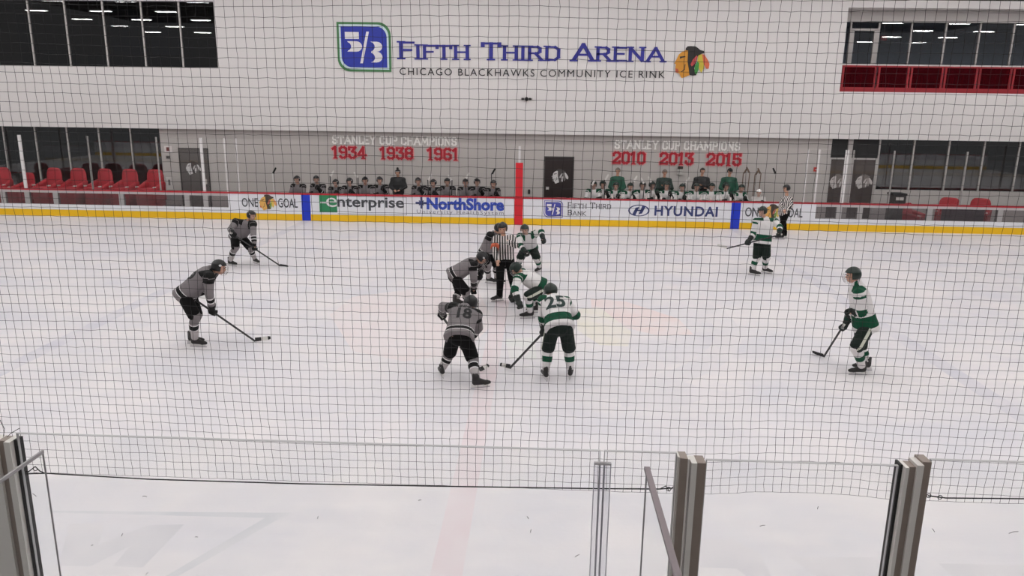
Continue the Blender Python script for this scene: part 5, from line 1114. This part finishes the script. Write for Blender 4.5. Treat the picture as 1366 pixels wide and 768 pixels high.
near_post([(-22, 2, ALU, -.035, .035), (2, 12, ALU_DARK, -.02, .03, 'recess'), (12, 20, ALU, -.035, .035), (20, 24, RUB, -.01, .03, 'gasket')], (12, 585), 'aluminium post with dark gasket at the left edge of the near glass')
near_post([(903, 906, ALU, -.02, .035, 'flange'), (906, 916, ALU_DARK, -.03, .035), (916, 918, ALU, -.035, .0, 'flange')], (910, 607), 'narrow dark bronze post, left one of the middle pair')
near_post([(920.5, 928, ALU, -.035, .035), (928, 940, ALU_DARK, -.03, .04, 'recess')], (930, 613), 'wider aluminium post, right one of the middle pair')
near_post([(1200, 1203, RUB, -.01, .04, 'gasket'), (1203, 1208, ALU, -.035, .03, 'flange'), (1208, 1218, ALU_DARK, -.025, .03, 'recess'), (1218, 1227, ALU, -.035, .04, 'channel', -.012), (1227, 1239, ALU_DARK, -.02, .05, 'recess', -.02)], (1220, 619), 'broad aluminium post with dark channels at right of near glass')
# clear joint strip
y = YN-.10; xa, xb = W(793, 617, y)[0], W(815, 617, y)[0]; zt = W(804, 617, y)[2]
o = tag(empty('joint_strip', ((xa+xb)/2, y, 1.07)), 'clear plastic joint strip with thin dark edges between two near panes', 'joint strip'); h = (xb-xa)/2
box('strip', glass('clear_plastic', (0.93, 0.935, 0.95), 0.03), -h, h, -.006, .006, 0, zt-1.07, o)
for a in (-h, -.009, .009, h): box('edge_line', mat('strip_edge', (150, 148, 158), 0.4), a-.0012, a+.0012, -.008, .008, 0, zt-1.07, o)
box('clip', mat('clip_grey', (176, 172, 174), 0.5), -h, h, -.010, .010, zt-1.076, zt-1.07, o)
# side screens of the box in front of the camera
for px, py, th, lab, m in ((863, 622, .022, 'clear side screen with thick grey top edge in front of the middle posts', mat('mauve_edge', (124, 112, 116), 0.5)), (57, 600, .009, 'clear side screen with thin grey edge beside the left post', mat('pale_edge', (150, 146, 148), 0.5))):
    y0 = YN-.16; p = W(px, py, y0); o = tag(empty('side_screen', (p[0], y0, 0)), lab, 'glass screen')
    box('sheet', NEARGLASS, -.005, .005, -1.45, 0, 0.05, p[2]-.012, o); box('top_edge', m, -th/2, th/2, -1.45, 0, p[2]-.014, p[2], o); box('end_edge', mat('pale_edge', (150, 146, 148), 0.5), -.003, .003, -.003, 0, 0.05, p[2]-.014, o)
    box('foot_rail', ALU, -.02, .02, -1.45, 0, 0, .05, o)
# netting
YNET = YN-.055; CELL = 0.0357; NX = 300; NZ = 100
zb0 = W(600, 648, YNET)[2]; x_start = 0.6-NX/2*CELL
I, K = np.meshgrid(np.arange(NX), np.arange(NZ), indexing='ij')
def wav(a, b, s): return np.sin(a*0.11+s)*np.sin(b*0.19+1.7*s)+0.6*np.sin(a*0.31+b*0.13+2.3*s)
NXp = x_start+I*CELL+0.0040*wav(I, K, 1.0)+0.0012*rng.standard_normal(I.shape)
fade = np.clip(K/6.0, 0.25, 1)
NZp = zb0+K*CELL+0.0045*fade*wav(K, I*0.6, 2.2)+0.0010*rng.standard_normal(I.shape)+0.02*np.exp(-((NXp-1.9)/0.3)**4)*np.exp(-K/8.0)
NYp = YNET+0.012*wav(I*0.5, K*0.5, 4.0)*np.clip(K/10.0, 0, 1)
NP = np.stack([NXp, NYp, NZp], -1)
def cords(A, B, r):
    """three sided cords between point pairs"""
    d = B-A; d /= np.linalg.norm(d, axis=1)[:, None]; ref = np.where(np.abs(d[:, 2:3]) > .7, np.array([[1., 0, 0]]), np.array([[0, 0, 1.]])); a = np.cross(d, ref); a /= np.linalg.norm(a, axis=1)[:, None]; b = np.cross(d, a)
    V = np.stack([P_+r*(math.cos(t)*a+math.sin(t)*b) for P_ in (A, B) for t in (0, 2.094, 4.189)], 1).reshape(-1, 3)
    base = (np.arange(len(A))*6)[:, None]; Fq = np.concatenate([base+np.array([[k, (k+1) % 3, 3+(k+1) % 3, 3+k]]) for k in range(3)], 0)
    return V, Fq
A = np.concatenate([NP[:-1].reshape(-1, 3), NP[:, :-1].reshape(-1, 3)]); B = np.concatenate([NP[1:].reshape(-1, 3), NP[:, 1:].reshape(-1, 3)])
V, Fq = cords(A, B, 0.00085)
me = bpy.data.meshes.new('net'); me.vertices.add(len(V)); me.vertices.foreach_set('co', V.astype(np.float32).ravel()); me.loops.add(Fq.size); me.loops.foreach_set('vertex_index', Fq.astype(np.int32).ravel()); me.polygons.add(len(Fq)); me.polygons.foreach_set('loop_start', np.arange(len(Fq), dtype=np.int32)*4); me.polygons.foreach_set('loop_total', np.full(len(Fq), 4, np.int32)); me.update(calc_edges=True); me.validate()
CORD = mat('black_cord', (30, 27, 29), 0.8)
nt_ = tag(empty('safety_net', (0.6, YNET, zb0)), 'black safety netting hanging from above over the near glass', 'net')
o = link('mesh_cords', me, CORD, nt_); o.location = (-0.6, -YNET, -zb0); o['kind'] = 'stuff'
def rope(nm, pts, r): MB().tube([(p[0]-0.6, p[1]-YNET, p[2]-zb0) for p in pts], r, 6).build(nm, CORD, nt_)
rope('border_rope', [W(px, py, YNET-.002) for px, py in ((28, 632), (60, 631), (200, 639), (400, 645), (600, 648.5), (800, 651.5), (880, 652), (906, 650))], 0.0030)
rope('border_rope', [W(px, py, YNET-.002) for px, py in ((1238, 661), (1262, 664), (1366, 665), (1500, 666))], 0.0030)
rope('border_rope', [W(px, py, YNET-.002) for px, py in ((-300, 618), (-100, 624), (-20, 630))], 0.0022)
for px, py in ((47, 625), (892, 652), (1239, 661), (1254, 663)):
    c = W(px, py, YNET-.012); MB().tube([c+np.array([0.009*math.cos(t)-0.6, -YNET, 0.009*math.sin(t)-zb0]) for t in np.linspace(0, 6.2, 10)], 0.0016, 5).build('tie_ring', CORD, nt_)
rope('tie_cord', [W(px, py, YNET-.01) for px, py in ((0, 560), (6, 572), (3, 590), (14, 578), (26, 571))], 0.0014)
rope('tie_cord', [W(px, py, YNET-.02) for px, py in ((30, 626), (38, 629), (47, 622), (53, 628), (60, 631))], 0.0025)
rope('tie_cord', [W(px, py, YNET-.02) for px, py in ((880, 652), (888, 648), (893, 655), (898, 649), (908, 651), (914, 645))], 0.0022)

# small scuffs on the near glass
SC = mat('scuff_grey', (120, 114, 116), 0.8)
panes = [o for o in bpy.data.objects if o.name.startswith('glass_screen') and o.location.y < -20]
for px, py, ln, an in ((46, 660, 6, -40), (193, 662, 6, 0), (163, 713, 5, 60), (123, 727, 3, 20), (196, 765, 6, 45), (262, 716, 4, 0), (704, 690, 4, -60), (708, 708, 5, 80), (770, 741, 7, 35), (1017, 701, 7, 15), (1091, 677, 4, 80), (1245, 707, 6, -50), (1352, 710, 12, 15), (424, 690, 4, 70), (560, 667, 4, 10)):
    y = YN-.088; a = W(px, py, y); L = ln/320.0; d = np.array([math.cos(math.radians(an))*L/2, 0, math.sin(math.radians(an))*L/2])
    par = min(panes, key=lambda o: abs(o.location.x-a[0])); l0 = np.array(par.location)
    MB().tube([a-d-l0, a+np.array([0, 0, L*.1])-l0, a+d-l0], 0.0012, 5).build('scuff', SC, par)
